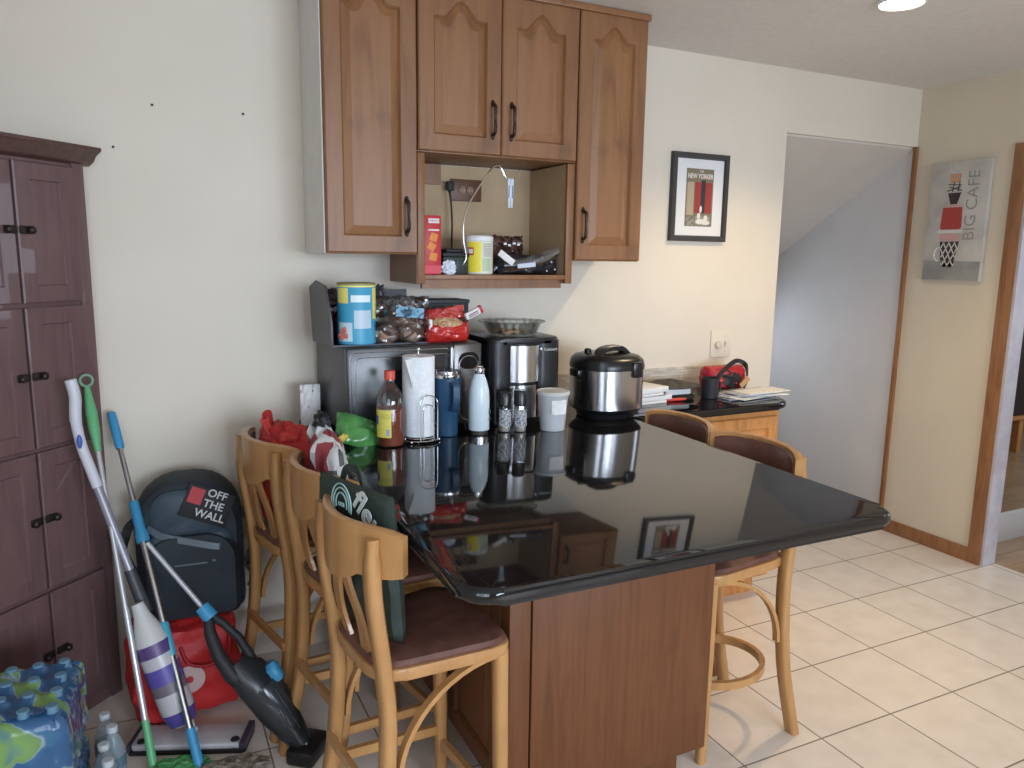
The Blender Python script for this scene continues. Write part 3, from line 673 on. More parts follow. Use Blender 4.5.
for s in (-.007, .007): q.box(s-.002, s+.002, -.0048, -.004, -.07, -.025)
obj('printed_stripe', q, mat('clip_ink', (.12, .22, .40), .5), cl)

# ================================================================== MICROWAVE and the things on it
MW = thing('microwave', 'stainless countertop microwave against the wall at the back left of the counter', 'microwave', (.591, 2.478, CT), math.radians(3.3))
mwW, mwD, mh0, mh1 = .50, .365, .014, .308
M_mws = mat('microwave_case', (.10, .105, .11), .35, .6)
M_mwf = mat('microwave_face', (.055, .055, .055), .28, .5)
obj('case', B().box(0, mwW, .012, mwD, mh0, mh1, .006), M_mws, MW)
obj('door', B().box(.002, .385, -.012, .012, mh0+.002, mh1-.002, .006), M_mwf, MW)
for i_, (ins, th_) in enumerate(((.016, .0022), (.034, .0018))):
    pts = [(x, -.0125, z) for x, z in rrect(ins-.004, .375, mh0+ins-.02, mh1-ins, .022, 5)]
    obj('door_outline', B().sweep(pts, th_, 6, closed=True), M_alu, MW)
obj('door_window', B().prism(rrect(.12, .30, .07, .225, .06, 8), .0125, .0145, m=RX), mat('dark_window', (.012, .013, .015), .08), MW)
obj('handle', B().box(.368, .380, -.028, -.012, mh0+.01, mh1-.008, .006), M_alu, MW)
cp_ = obj('control_panel', B().box(.387, mwW-.001, -.012, .012, mh0+.002, mh1-.002, .008), mat('panel_metal', (.13, .12, .11), .3, .6), MW)
obj('display', B().prism(rrect(.405, .485, .215, .275, .03, 8), .0125, .0145, m=RX), mat('display_black', (.01, .01, .012), .1), cp_)
obj('panel_outline', B().sweep([(x, -.0135, z) for x, z in rrect(.408, .482, .03, .262, .034, 6)], .0018, 6, closed=True), M_alu, cp_)
for x in (.04, .46):
    for y in (.05, .32): obj('foot', B().lathe([(.012, 0), (.014, mh0+.001)], 12, c=(x, y, 0)), M_blkm, MW)
MZ = CT+mh1
tr = thing('storage_bin', 'dark grey open bin at the left end of the microwave top', 'bin', (.60, 2.60, MZ), math.radians(3.3))
q = B().loops([[(-.055, -.10, 0), (-.055, .14, 0), (-.060, .15, .19), (-.062, .06, .215), (-.062, -.06, .20), (-.060, -.11, .09)], [(-.048, -.10, 0), (-.048, .14, 0), (-.053, .15, .19), (-.055, .06, .215), (-.055, -.06, .20), (-.053, -.11, .09)]])
M_bin = mat('bin_plastic', (.045, .045, .055), .4)
obj('side_wall', q, M_bin, tr)
obj('base', B().box(-.05, .30, -.09, .14, 0, .006), M_bin, tr)
obj('back_wall', B().box(-.05, .30, .136, .142, .006, .18), M_bin, tr)
for k, (x, z, cc, lab) in enumerate(((.0, .075, (.06, .03, .03), 'dark brown snack packet in the grey bin, the lower one beside the canister'), (.02, .10, (.035, .025, .03), 'dark crinkled packet at the back of the grey bin'), (.15, .085, (.05, .05, .055), 'dark grey packet sticking up right of the blue canister'))):
    tag(obj('snack_packet', B().pillow(.10, .17+.01*k, .04, 16, .5, .03, 5, k+20), mottled('packet_foil_%d' % k, cc, tuple(c*2.2 for c in cc), 25, .3), loc=(.602+x, 2.635+.045*k, MZ+.007), rot=(0, 0, .1*k)), lab, 'packet')
cn = thing('drink_canister', 'light blue and yellow canister standing at the front of the grey bin', 'canister', (.648, 2.545, MZ+.007))
obj('can_body', B().lathe([(.060, 0), (.064, .004), (.064, .196), (.062, .2)], 40), mat('sky_blue', (.055, .34, .52), .4), cn)
obj('lid', B().lathe([(.0650, .198), (.0650, .203), (.060, .205), (.002, .205)], 40), mat('lid_olive', (.30, .26, .08), .4), cn)
M_cy = mat('label_yellow', (.82, .72, .18), .4); M_cwt = mat('label_whiteblue', (.55, .72, .80), .4)
obj('label_patch', B().patch(.0644, -3.05, -.1, .191, .197, 24), M_cy, cn)
obj('label_patch', B().patch(.0646, -2.95, -2.25, .138, .188, 10), M_cy, cn)
obj('label_patch', B().patch(.0646, -.86, -.45, .085, .188, 8), M_cy, cn)
obj('label_patch', B().patch(.0646, -2.1, -1.05, .142, .165, 10), mat('label_white_text', (.75, .84, .88), .4), cn)
obj('label_patch', B().patch(.0646, -1.95, -1.02, .055, .115, 12), mat('label_panel', (.50, .62, .70), .4), cn)
obj('label_patch', B().patch(.0646, -2.9, -2.05, .012, .075, 8), M_cwt, cn)
q = B()
for a, z in ((-2.75, .03), (-2.55, .045), (-2.6, .025), (-2.35, .03), (-2.42, .05)): q.blob((.0645*math.cos(a), .0645*math.sin(a), z), (.010, .004, .010), .1, 3, 2)
obj('printed_fruit', q, mat('fruit_red', (.50, .10, .06), .5), cn)
br_ = thing('bread_bag', 'clear bag of bread rolls with a pale blue label on the microwave', 'bag', (.795, 2.545, MZ))
M_bread = mottled('bread_crust', (.30, .17, .11), (.42, .27, .19), 14, .7)
for i_, (x, z, rx, rz) in enumerate(((-.045, .034, .050, .034), (.04, .040, .052, .038), (.01, .085, .06, .028))): obj('roll', B().blob((x, .0, z), (rx, .04, rz), .06, 2, 3, i_), M_bread, br_)
obj('film_bag', B().pillow(.225, .165, .12, 24, .42, .03, 4, 5), M_film, br_)
obj('paper_label', B().pillow(.10, .035, .004, 10, .3, .01, 3, 2, m=Matrix.Translation((.02, -.058, .095)) @ Matrix.Rotation(.1, 4, 'Y')), mat('pale_blue_label', (.22, .42, .55), .5), br_)
db = thing('cardboard_box', 'low dark grey box behind the red snack bag on the microwave', 'box', (1.005, 2.745, MZ), math.radians(3))
obj('carton', B().box(-.10, .11, -.06, .06, 0, .135, .003), mat('dark_carton', (.025, .03, .036), .5), db)
obj('lid', B().box(-.103, .113, -.063, .063, .128, .142, .002), mat('dark_carton_lid', (.04, .045, .05), .5), db)
rb = thing('chip_bag', 'red open snack bag folded and clipped at its top, on the microwave', 'bag', (.968, 2.535, MZ))
obj('bag_body', B().pillow(.165, .075, .10, 20, .4, .010, 3, 6), mat('red_foil', (.50, .025, .02), .25, coat=.5), rb)
obj('snacks', B().blob((-.005, -.012, .068), (.055, .035, .022), .15, 6, 4, 4), mottled('snack_tan', (.45, .26, .13), (.60, .40, .24), 60, .7), rb)
obj('bag_top', B().pillow(.15, .05, .05, 18, .4, .014, 4, 7, m=Matrix.Translation((-.0, .01, .075)) @ Matrix.Rotation(-.12, 4, 'Y')), mottled('red_foil_print', (.42, .02, .02), (.60, .10, .09), 20, .2, coat=.6), rb)
obj('white_seam', B().box(-.075, -.062, -.03, -.005, .045, .085, .003), M_paper, rb)
kc = thing('bag_clip', 'white and red clip closing the red snack bag', 'clip', (1.062, 2.525, MZ+.102), 0)
obj('clip_arm', B().box(-.03, .03, -.012, .004, -.012, .012, .003), M_paper, kc, rot=(0, -.45, 0))
obj('printed_stripe', B().box(-.02, .02, -.0128, -.012, -.001, .003).box(-.02, .02, -.0128, -.012, -.007, -.004), mat('stripe_dark', (.2, .05, .05), .5), kc, rot=(0, -.45, 0))
obj('clip_cap', B().box(.028, .040, -.013, .006, -.014, .014, .003), mat('red_clip', (.5, .02, .03), .4), kc, rot=(0, -.45, 0))

# ================================================================== ON THE COUNTER
def bottle_prof(rs): return rs
sb = thing('sauce_bottle', 'half full glass bottle of red brown sauce with a red cap and yellow label', 'bottle', (.702, 2.350, CT))
prof = [(.038, .0), (.044, .003), (.0455, .012), (.0455, .140), (.043, .160), (.034, .180), (.021, .197), (.015, .206), (.0145, .222)]
obj('glass', B().lathe(prof, 36), M_glass, sb)
obj('sauce', B().lathe([(.036, .002), (.042, .005), (.0435, .013), (.0435, .124), (.002, .1241)], 36), mottled('sauce_red', (.20, .045, .022), (.25, .06, .03), 8, .3), sb)
obj('cap', B().lathe([(.0165, .216), (.0175, .217), (.0175, .243), (.016, .246), (.002, .246)], 24), mat('cap_red', (.62, .08, .05), .4), sb)
lb = obj('label_patch', B().patch(.0462, -3.0, -1.78, .034, .124, 14), mat('sauce_label', (.70, .62, .12), .5), sb, label='yellow paper label')
obj('barcode', B().patch(.0467, -2.12, -1.90, .040, .062, 4), mat('barcode_blue', (.30, .35, .45), .5), lb)
obj('label_mark', B().patch(.0467, -3.0, -2.75, .075, .105, 4), mat('label_navy', (.06, .14, .35), .5), lb)
q = B()
for k in range(3): q.patch(.0467, -2.55, -1.88, .108-.006*k, .1095-.006*k, 6)
obj('printed_lines', q, mat('label_ink', (.35, .25, .05), .5), lb)
ph = thing('paper_towel_holder', 'chrome wire paper towel stand with looped guard', 'holder', (.815, 2.395, CT))
q = B()
for R_, z in ((.072, .006), (.060, .012)): q.sweep([(R_*math.cos(a), R_*math.sin(a), z) for a in [2*PI*i/40 for i in range(40)]], .0022, 6, closed=True)
for k in range(4): q.sweep([(.0, 0, .009), (.072*math.cos(k*PI/2+.4), .072*math.sin(k*PI/2+.4), .008)], .002, 6)
for k in range(4): q.blob((.072*math.cos(k*PI/2+.9), .072*math.sin(k*PI/2+.9), .004), (.004, .004, .004), 0, 1, 2)
obj('base_ring', q, M_chrome, ph)
obj('pole', B().sweep([(0, 0, .008), (0, 0, .300)], .003, 8).blob((0, 0, .305), (.007, .007, .008), 0, 1, 2), M_chrome, ph)
for ww, hh in ((.030, .150), (.018, .118)):
    pts = [(-ww, 0, 0)]+[(-ww*math.cos(a), 0, hh-ww+ww*math.sin(a)) for a in [PI*i/14 for i in range(15)]]+[(ww, 0, 0)]
    obj('guard_loop', B().sweep([(x+.012, -.0665-(.0 if ww < .02 else .002), z+.01) for x, y, z in pts], .0018, 6), M_chrome, ph)
tw = thing('paper_towel_roll', 'white paper towel roll on the chrome stand', 'paper towel', (.815, 2.395, CT+.016))
pr_ = [(.020, 0), (.052, 0), (.0535, .003), (.0535, .266), (.052, .268), (.020, .268), (.020, 0)]
obj('roll', B().lathe(pr_, 40, cap=False), mottled('towel_paper', (.80, .82, .83), (.74, .76, .78), 120, .9, bump=.15), tw)
def f_(u, v): return Vector((-.03-.032*u, -.0445-.008*u*(1-v), .268-.045*(1-v)*(.3+u)-.0*u))
obj('loose_sheet', B().grid(lambda u, v: Vector((-.035-.028*u*v, -.041-.012*u, .175+.088*v-.012*u*(1-v))), 8, 10, .0008), M_paper, tw)
tb = thing('tumbler', 'large blue insulated tumbler with handle and clear lid behind the paper towels', 'tumbler', (.924, 2.415, CT))
obj('cup', B().lathe([(.034, 0), (.037, .003), (.040, .095), (.047, .115), (.048, .205)], 36), mat('blue_enamel', (.015, .058, .12), .4), tb)
obj('rim', B().lathe([(.0485, .203), (.0495, .206), (.0495, .214), (.047, .216), (.002, .2165)], 36), M_chrome, tb)
obj('handle', B().sweep(smooth_path([(.0, -.046, .185), (.004, -.070, .186), (.004, -.076, .16), (.004, -.074, .12), (.002, -.062, .098), (.0, -.040, .10)], 5), 1, cross=rect_cross(.005, .011), upv=(1, 0, 0)), mat('blue_handle', (.015, .054, .11), .4), tb)
obj('lid', B().lathe([(.046, .2165), (.045, .226), (.03, .230), (.002, .230)], 30), M_film, tb)
obj('straw', B().sweep([(.018, .0, .225), (.026, .0, .30)], .0035, 8), M_film, tb)
wb = thing('water_bottle', 'slim white steel water bottle with chrome cap and base', 'bottle', (1.030, 2.382, CT))
obj('flask', B().lathe([(.035, .018), (.0365, .02), (.0365, .130), (.034, .160), (.026, .190), (.018, .210), (.0165, .216)], 36), mat('white_enamel', (.62, .72, .76), .25), wb)
obj('base', B().lathe([(.030, 0), (.033, .003), (.0345, .018)], 36), M_chrome, wb)
obj('cap', B().lathe([(.0168, .214), (.0175, .217), (.0175, .234), (.012, .238), (.012, .242), (.002, .244)], 28), M_chrome, wb)
q = B()
for a, z, rx, rz in ((-.75, .085, .006, .012), (-.6, .082, .005, .010), (-.72, .058, .008, .004)): q.blob((.0365*math.cos(a), .0365*math.sin(a), z), (rx, .0025, rz), .1, 3, 2)
obj('printed_mark', q, mat('ink_teal', (.03, .08, .10), .5), wb)
for x, y, h_, lab in ((1.132, 2.389, .142, 'black capped spice jar nearer to the white bottle'), (1.183, 2.368, .150, 'black capped spice jar nearer to the frosted tub')):
    sh = thing('spice_jar', lab, 'jar', (x, y, CT), 0, 'spice jars in front of the coffee maker')
    obj('glass', B().lathe([(.020, 0), (.023, .003), (.023, .085), (.019, .096)], 28), M_glass, sh)
    obj('seasoning', B().lathe([(.019, .002), (.0212, .005), (.0212, .04), (.001, .0405)], 24), mottled('seasoning_'+str(x), (.28, .24, .20), (.55, .50, .44), 150, .8), sh)
    obj('label_patch', B().patch(.0234, -2.9, -.5, .022, .082, 18), mottled('jar_label_'+str(x), (.10, .11, .12), (.55, .56, .56), 130, .5), sh)
    obj('cap', B().lathe([(.0215, .094), (.0235, .096), (.0235, h_-.004), (.021, h_), (.001, h_)], 28), M_blk, sh)
dt = thing('deli_tub', 'frosted plastic deli tub in front of the coffee maker', 'tub', (1.305, 2.350, CT))
obj('cup', B().lathe([(.042, 0), (.044, .002), (.055, .128), (.0575, .130), (.0575, .134)], 40, cap=False).lathe([(.042, .0), (.0005, .0005)], 40, cap=False), M_frost, dt)
obj('lid', B().lathe([(.0595, .130), (.060, .132), (.060, .141), (.057, .143), (.054, .140), (.001, .140)], 40), mat('frost_lid', (.66, .66, .64), .4, alpha=.85), dt)
obj('contents', B().lathe([(.038, .003), (.043, .068), (.001, .069)], 32), mat('tub_contents', (.50, .52, .55), .6), dt)
obj('paper_label', B().patch(.0530, -2.15, -1.05, .064, .115, 10, r2=.0555), M_paper, dt)
cm = thing('coffee_maker', 'black and stainless steel coffee maker carrying a glass dish', 'coffee maker', (1.25, 2.60, CT))
obj('housing', B().prism(rrect(-.142, .142, -.15, .15, .045, 8), .30, .322, bev=.006).prism(rrect(-.142, .142, -.145, .15, .045, 8), 0, .026, bev=.004).box(-.142, .142, .01, .148, .02, .31, .01).prism(rrect(-.142, -.052, -.15, .10, .03, 6), .02, .31).prism(rrect(.040, .142, -.15, .10, .03, 6), .13, .31), M_blk, cm)
obj('steel_front', B().patch(.10, -PI/2-.62, -PI/2+.62, .162, .295, 16, c=(-.006, -.062, 0), t=.002), M_steel, cm, label='curved stainless front')
obj('steel_front', B().patch(.10, -PI/2-.62, -PI/2+.42, .030, .150, 16, c=(-.006, -.062, 0), t=.002), M_steel, cm)
obj('steel_core', B().lathe([(.094, .028), (.094, .30)], 36, c=(-.006, -.055, 0)), M_blk, cm)
obj('side_knob', B().lathe([(.018, 0), (.016, .01), (.001, .011)], 20, m=Matrix.Translation((.143, -.06, .14)) @ Matrix.Rotation(PI/2, 4, 'Y')), M_blk, cm)
ME = mat('logo_white', (.75, .78, .80), .4)
text('lettering', 'Cuisinart', .015, ME, cm, (.095, -.1512, .278), (PI/2, 0, 0), .0003)
obj('logo_dot', B().lathe([(.0045, 0), (.0045, .0008)], 16, m=Matrix.Translation((.056, -.1502, .281)) @ RX), ME, cm)
pd = thing('pie_dish', 'clear glass pie dish with fluted rim on top of the coffee maker', 'dish', (1.245, 2.575, CT+.322))
def flut(r_, z, k=0):
    return [((r_+k*math.cos(24*2*PI*i/144))*math.cos(2*PI*i/144), (r_+k*math.cos(24*2*PI*i/144))*math.sin(2*PI*i/144), z) for i in range(144)]
obj('glass_bowl', B().loops([flut(.001, .001), flut(.085, .001), flut(.092, .004), flut(.112, .046), flut(.124, .052, .003), flut(.123, .056, .003), flut(.110, .050), flut(.088, .008), flut(.001, .006)], False, False), M_glass, pd)
q = B()
for k in range(16):
    a = random.random()*2*PI; r_ = random.random()*.07; q.blob((r_*math.cos(a), r_*math.sin(a), .013), (.018, .015, .008), .3, 3, 2, k)
obj('leftovers', q, mottled('crumbs', (.40, .27, .16), (.55, .42, .30), 60, .8), pd)['kind'] = 'stuff'
PCS = .86
pc = thing('pressure_cooker', 'round stainless and black electric pressure cooker on the counter', 'cooker', (1.625, 2.50, CT))
obj('base', B().lathe([(.120, 0), (.124, .004), (.127, .018), (.150, .034), (.156, .042)], 48, sq=.6), M_blk, pc)
obj('steel_wall', B().lathe([(.1545, .040), (.1545, .195)], 56, sq=.6), M_steel, pc)
obj('lid', B().lathe([(.1585, .192), (.159, .205), (.153, .228), (.135, .242), (.10, .250), (.05, .253), (.001, .254)], 56, sq=.6), M_blk, pc)
obj('lid_handle', B().sweep(smooth_path([(-.085, -.06, .240), (-.07, -.055, .262), (-.02, -.05, .272), (.04, -.045, .268), (.085, -.04, .238)], 6), 1, cross=bev_cross(.010, .026), upv=(0, 1, 0)), M_blk, pc)
obj('handle_label', B().box(-.022, .022, -.075, -.045, .2785, .2795), mat('grey_print', (.35, .36, .38), .5), pc)
obj('vent', B().lathe([(.016, .245), (.016, .262), (.010, .266), (.001, .266)], 20, c=(-.09, .02, 0)), M_blk, pc)
obj('front_clip', B().box(.035, .085, -.166, -.13, .165, .225, .008), M_blk, pc)
obj('side_grip', B().box(.135, .168, -.03, .05, .150, .178, .006), M_blk, pc)
obj('side_grip', B().box(-.168, -.145, -.03, .05, .160, .19, .006), M_blk, pc)
for ch_ in pc.children:
    for v in ch_.data.vertices: v.co.x *= PCS; v.co.y *= PCS
# small green packet
gp = thing('snack_packet', 'crumpled green snack packet in front of the microwave', 'packet', (.585, 2.36, CT+.001), math.radians(20))
def warp(p): return Vector((p.x*(1.1-.5*p.z/.10), p.y, p.z))
obj('packet_body', B().pillow(.15, .12, .06, 20, .45, .014, 2, 14, m=Matrix.Translation((.01, 0, 0)) @ Matrix.Rotation(-.75, 4, 'X') @ Matrix.Rotation(.5, 4, 'Y')), mottled('green_foil', (.05, .20, .05), (.11, .33, .09), 12, .25, coat=.5), gp)
obj('folded_corner', B().pillow(.09, .05, .03, 12, .45, .015, 4, 15, m=Matrix.Translation((-.075, .035, .01)) @ Matrix.Rotation(.4, 4, 'Y')), mat('violet_foil', (.06, .06, .25), .3), gp)
obj('printed_mark', B().blob((-.045, -.008, .040), (.018, .008, .012), .2, 4, 3), mat('yellow_print', (.60, .48, .08), .4), gp)
pn = thing('napkin_stack', 'crumpled white papers between the wall and the microwave side', 'papers', (.535, 2.79, CT))
for k in range(7): obj('sheet', B().pillow(.07, .15-.004*k, .004, 8, .3, .012, 3, k+30), M_paper, pn, loc=(-.012+.003*k, -.05+.014*k, 0), rot=(0, 0, .15*math.sin(k*2)))
# right hand counter
bk = thing('booklet_stack', 'stack of white boxes and booklets beside the pressure cooker', 'booklets', (1.93, 2.68, CT), .12)
for k, (a, c_) in enumerate(((.012, 0), (.02, .03), (.012, -.02), (.022, .01))):
    z = [0, .013, .034, .047][k]
    obj('booklet', B().box(-.11+c_, .08+c_, -.07, .07, z, z+a, .002), M_paper if k % 2 == 0 else M_wht, bk, rot=(0, 0, .05*(k-1)))
obj('dark_cover', B().box(-.10, .07, -.072, .06, .0335, .0345), M_dgrey, bk)
tag(obj('marker_pen', B().sweep([(-.05, .01, .007), (.05, -.01, .009)], .007, 10).sweep([(.05, -.01, .009), (.062, -.013, .009)], .005, 10), M_red, loc=(2.055, 2.63, CT)), 'red marker pen beside the white booklets', 'pen')
gd = thing('food_container', 'white lidded container with a dark cloth cap over it on the wall counter', 'container', (2.12, 2.72, CT))
obj('container_body', B().box(-.07, .07, -.05, .05, .0, .055, .01), M_wht, gd)
obj('dark_base', B().lathe([(.09, 0), (.10, .01), (.085, .02)], 30), M_blkm, gd)
def f_(u, v):
    a = 2*PI*u; r_ = .12*v; return Vector((r_*1.2*math.cos(a), r_*.8*math.sin(a), .075-.02*v**2+.012*noise.noise(Vector((math.cos(a)*1.5, math.sin(a)*1.5, v)))))
obj('cloth_cap', B().grid(f_, 40, 8, .003), mottled('dark_cloth', (.05, .045, .04), (.09, .08, .07), 40, .8), gd)
mg = thing('mug', 'black mug in front of the red and black purse', 'mug', (2.268, 2.64, CT))
obj('cup', B().lathe([(.033, 0), (.036, .003), (.038, .092), (.0365, .093), (.034, .006), (.001, .005)], 32), M_blkm, mg)
obj('handle', B().sweep([(.036+.024*math.sin(a), 0, .048+.03*math.cos(a)) for a in [PI*i/12 for i in range(13)]], .005, 8), M_blkm, mg)
pu = thing('purse', 'red and black purse with a tan strap buckle on the wall counter', 'purse', (2.43, 2.745, CT+.012))
obj('purse_body', B().pillow(.23, .115, .14, 22, .35, .015, 3, 9), mat('red_leather', (.42, .02, .03), .4), pu)
obj('black_panel', B().pillow(.13, .10, .15, 18, .35, .02, 3, 10, m=Matrix.Translation((-.0, -.008, .004))), M_blkm, pu)
obj('strap', B().sweep(smooth_path([(-.10, -.05, .02), (-.06, -.06, .09), (.02, -.03, .125), (.07, -.02, .135), (.10, -.04, .115), (.08, -.075, .06), (.05, -.085, .02)], 6), 1, cross=rect_cross(.004, .010)), M_blkm, pu)
obj('buckle', B().box(-.03, .03, -.004, .004, -.013, .013, .003), mat('tan_leather', (.45, .26, .12), .5), pu, loc=(.055, -.088, .045), rot=(0, -.7, 0))
mp_ = thing('mail_stack', 'loose stack of white mail at the right end of the wall counter', 'mail', (2.44, 2.60, CT))
for k in range(8): obj('envelope', B().box(-.13, .13, -.055, .055, 0, .003), M_paper if k % 3 else mat('mail_grey_%d' % k, (.5, .5, .56), .7), mp_, loc=(.02*math.sin(k*1.9)+.01*k, .012*math.cos(k*2.3), .0034*k), rot=(0, 0, .22*math.sin(k*1.3)))

# ================================================================== BAGS ON THE STOOLS
SEAT = .638
rt_ = thing('tote_bag', 'red fabric tote bag slumped on the stool closest to the wall', 'bag', (.425, 2.50, SEAT+.002), math.radians(100))
M_redf = mottled('red_fabric', (.42, .025, .022), (.52, .04, .035), 18, .7)
obj('bag_body', B().blob((0, 0, .155), (.135, .10, .165), .12, 2.2, 4, 5, boxy=.45), M_redf, rt_)
obj('bag_mouth', B().blob((.01, .03, .290), (.115, .072, .058), .14, 3, 4, 8, boxy=.2), M_redf, rt_)
obj('handle', B().sweep(smooth_path([(-.01, .05, .29), (.00, .085, .335), (.0, .10, .375), (.02, .075, .38), (.04, .06, .33), (.05, .04, .29)], 6), 1, cross=rect_cross(.003, .012)), M_redf, rt_)
obj('handle', B().sweep(smooth_path([(-.06, .0, .28), (-.07, .03, .33), (-.05, .05, .355), (-.02, .04, .34), (-.01, .01, .29)], 6), 1, cross=rect_cross(.003, .012)), M_redf, rt_)
# patterned bag
M_patt = mat('patterned_bag_print', (.6, .6, .6), .5); n, l = nodes(M_patt); b = n['Principled BSDF']
tc = n.new('ShaderNodeTexCoord'); vo = n.new('ShaderNodeTexVoronoi'); vo.inputs['Scale'].default_value = 22
mp = n.new('ShaderNodeMapping'); mp.inputs['Scale'].default_value = (1, 1, .45); mp.inputs['Rotation'].default_value = (.5, .3, .9)
sep = n.new('ShaderNodeSeparateColor'); r = ramp(n, [(.0, (.60, .59, .56)), (.34, (.58, .60, .62)), (.5, (.33, .34, .35)), (.66, (.10, .10, .10)), (.8, (.28, .05, .06)), (1, (.72, .70, .64))]); r.color_ramp.interpolation = 'CONSTANT'
l.new(tc.outputs['Object'], mp.inputs[0]); l.new(mp.outputs[0], vo.inputs['Vector']); l.new(vo.outputs['Color'], sep.inputs[0]); l.new(sep.outputs[0], r.inputs[0]); l.new(r.outputs[0], b.inputs['Base Color'])
pbg = thing('shopping_bag', 'grey, white and maroon patterned bag on the middle left stool', 'bag', (.462, 2.17, SEAT+.002), math.radians(97))
obj('bag_body', B().pillow(.30, .39, .095, 24, .42, .04, 3, 11, fn=lambda p: Vector((p.x*(1-.35*max(0, p.z/.38)), p.y-.0*p.z, p.z+.30*(p.x*.9)*max(0, p.z/.38)))), M_patt, pbg)
obj('bag_top', B().blob((.055, .0, .405), (.035, .022, .028), .3, 3, 3, 4), M_blkm, pbg)
# dark green bag
M_dgb = mottled('dark_green_bag_fabric', (.022, .035, .028), (.03, .045, .035), 10, .55)
gb = thing('shopping_bag', 'dark green reusable bag with white lettering between stool and counter edge', 'bag', (.447, 1.725, SEAT+.002), math.radians(-70))
def wr(p): return Vector((p.x, p.y*(1-.25*max(0, p.z)/.3)-.02*p.z/.3, p.z))
obj('bag_body', B().pillow(.30, .36, .075, 24, .25, .012, 3, 12, fn=wr), M_dgb, gb)
ML2 = mat('bag_lettering_white', (.55, .58, .55), .6)
text('lettering', 'fleu', .080, ML2, gb, (.088, -.050, .308), (PI/2, math.radians(38), 0), .0008, bold=.002)
q = B()
for R_ in (.028, .040, .050): q.sweep([(-.005+R_*.8*math.cos(a), -.058, .315+R_*math.sin(a)) for a in [-.3+PI*1.2*i/20 for i in range(21)]], .0018, 6)
q.box(-.017, .007, -.0595, -.0570, .310, .320, .0005)
obj('emblem', q, mat('emblem_mint', (.30, .48, .45), .6), gb)
obj('handle', B().sweep(smooth_path([(-.09, .0, .33), (-.07, .0, .375), (-.03, .005, .38), (.0, .0, .34)], 6), 1, cross=rect_cross(.002, .010)), M_dgb, gb)

# ================================================================== FLOOR CLUTTER
def V(*a): return Vector(a)
def along(a, b_, t): return a.lerp(b_, t)
# sprung flat sweeper with cleaner bottle
P0 = V(.060, 2.405, .045); P1 = V(-.195, 2.632, .935); P2 = V(-.212, 2.636, 1.145)
sp = thing('spray_mop', 'spray mop with white curved handle and purple labeled bottle leaning on the pantry', 'mop', (0, 0, 0))
obj('handle', B().sweep(smooth_path([along(P0, P1, .86), along(P0, P1, .93), P1, V(-.206, 2.632, 1.02), V(-.203, 2.634, 1.09), P2], 6), [.0155]*18+[.017]*13, 16), mat('handle_white', (.60, .61, .66), .4), sp)
obj('button', B().blob((P1.x-.004, P1.y-.017, P1.z+.02), (.008, .006, .022), 0, 1, 3), mat('button_blue', (.07, .12, .42), .4), sp)
obj('shaft', B().sweep([along(P0, P1, .56), along(P0, P1, .87)], .0135, 16), mat('shaft_grey', (.33, .33, .37), .35, .3), sp)
obj('sleeve', B().sweep([along(P0, P1, .42), along(P0, P1, .57)], [.020, .017], 14), M_dgrey, sp)
ax = (P1-P0).normalized(); off = V(-.01, -.035, 0)
def bt(t): return along(P0, P1, t)+off
obj('neck_cowl', B().sweep([bt(.335), bt(.38), bt(.43), bt(.47)], [.050, .040, .024, .018], 20), mat('cowl_white', (.58, .58, .56), .4), sp)
bo = obj('cleaner_bottle', B().sweep([bt(.045), bt(.06), bt(.10), bt(.30), bt(.34)], [.025, .040, .050, .052, .048], 24), mat('bottle_pale', (.50, .48, .50), .3), sp)
obj('label_band', B().sweep([bt(.295), bt(.335)], [.0535, .0515], 24), mat('band_violet', (.10, .06, .18), .4), bo)
obj('label_band', B().sweep([bt(.20), bt(.255)], [.0520, .0530], 24), mat('label_purple', (.10, .08, .32), .4), bo)
obj('label_band', B().sweep([bt(.165), bt(.20)], [.0515, .0520], 24), mat('label_dim', (.16, .13, .16), .4), bo)
obj('label_band', B().sweep([bt(.055), bt(.10)], [.040, .0515], 24), mat('base_purple', (.08, .06, .26), .4), bo)
tq = ax.to_track_quat('Z', 'Y').to_euler()
obj('joint', B().sweep([P0, along(P0, P1, .05)], [.014, .018], 12).blob(tuple(P0), (.02, .02, .012), 0, 1, 2), mat('joint_white', (.55, .55, .55), .4), sp)
M_pad = Matrix.Translation((.062, 2.405, 0)) @ Matrix.Rotation(math.radians(-22), 4, 'Z')
obj('pad_head', B().prism(rrect(-.17, .17, -.055, .055, .012, 3), .010, .030, m=M_pad, bev=.005), mat('pad_white', (.55, .53, .55), .4), sp)
obj('pad_edge', B().prism(rrect(-.178, .178, -.062, .062, .014, 3), .0, .0105, m=M_pad), M_blkm, sp)
M_ve = mat('pad_end_violet', (.06, .045, .08), .4)
obj('pad_edge', B().prism([(-.178, -.06), (-.170, -.06), (-.170, .06), (-.178, .06)], .0105, .033, m=M_pad), M_ve, sp)
obj('pad_edge', B().prism([(.160, -.06), (.178, -.06), (.178, .06), (.160, .06)], .0105, .033, m=M_pad), M_ve, sp)
for s in (-.142, .142): obj('pad_button', B().lathe([(.014, .030), (.012, .034), (.001, .034)], 16, m=M_pad @ Matrix.Translation((s, -.035, 0))), M_blkm, sp)
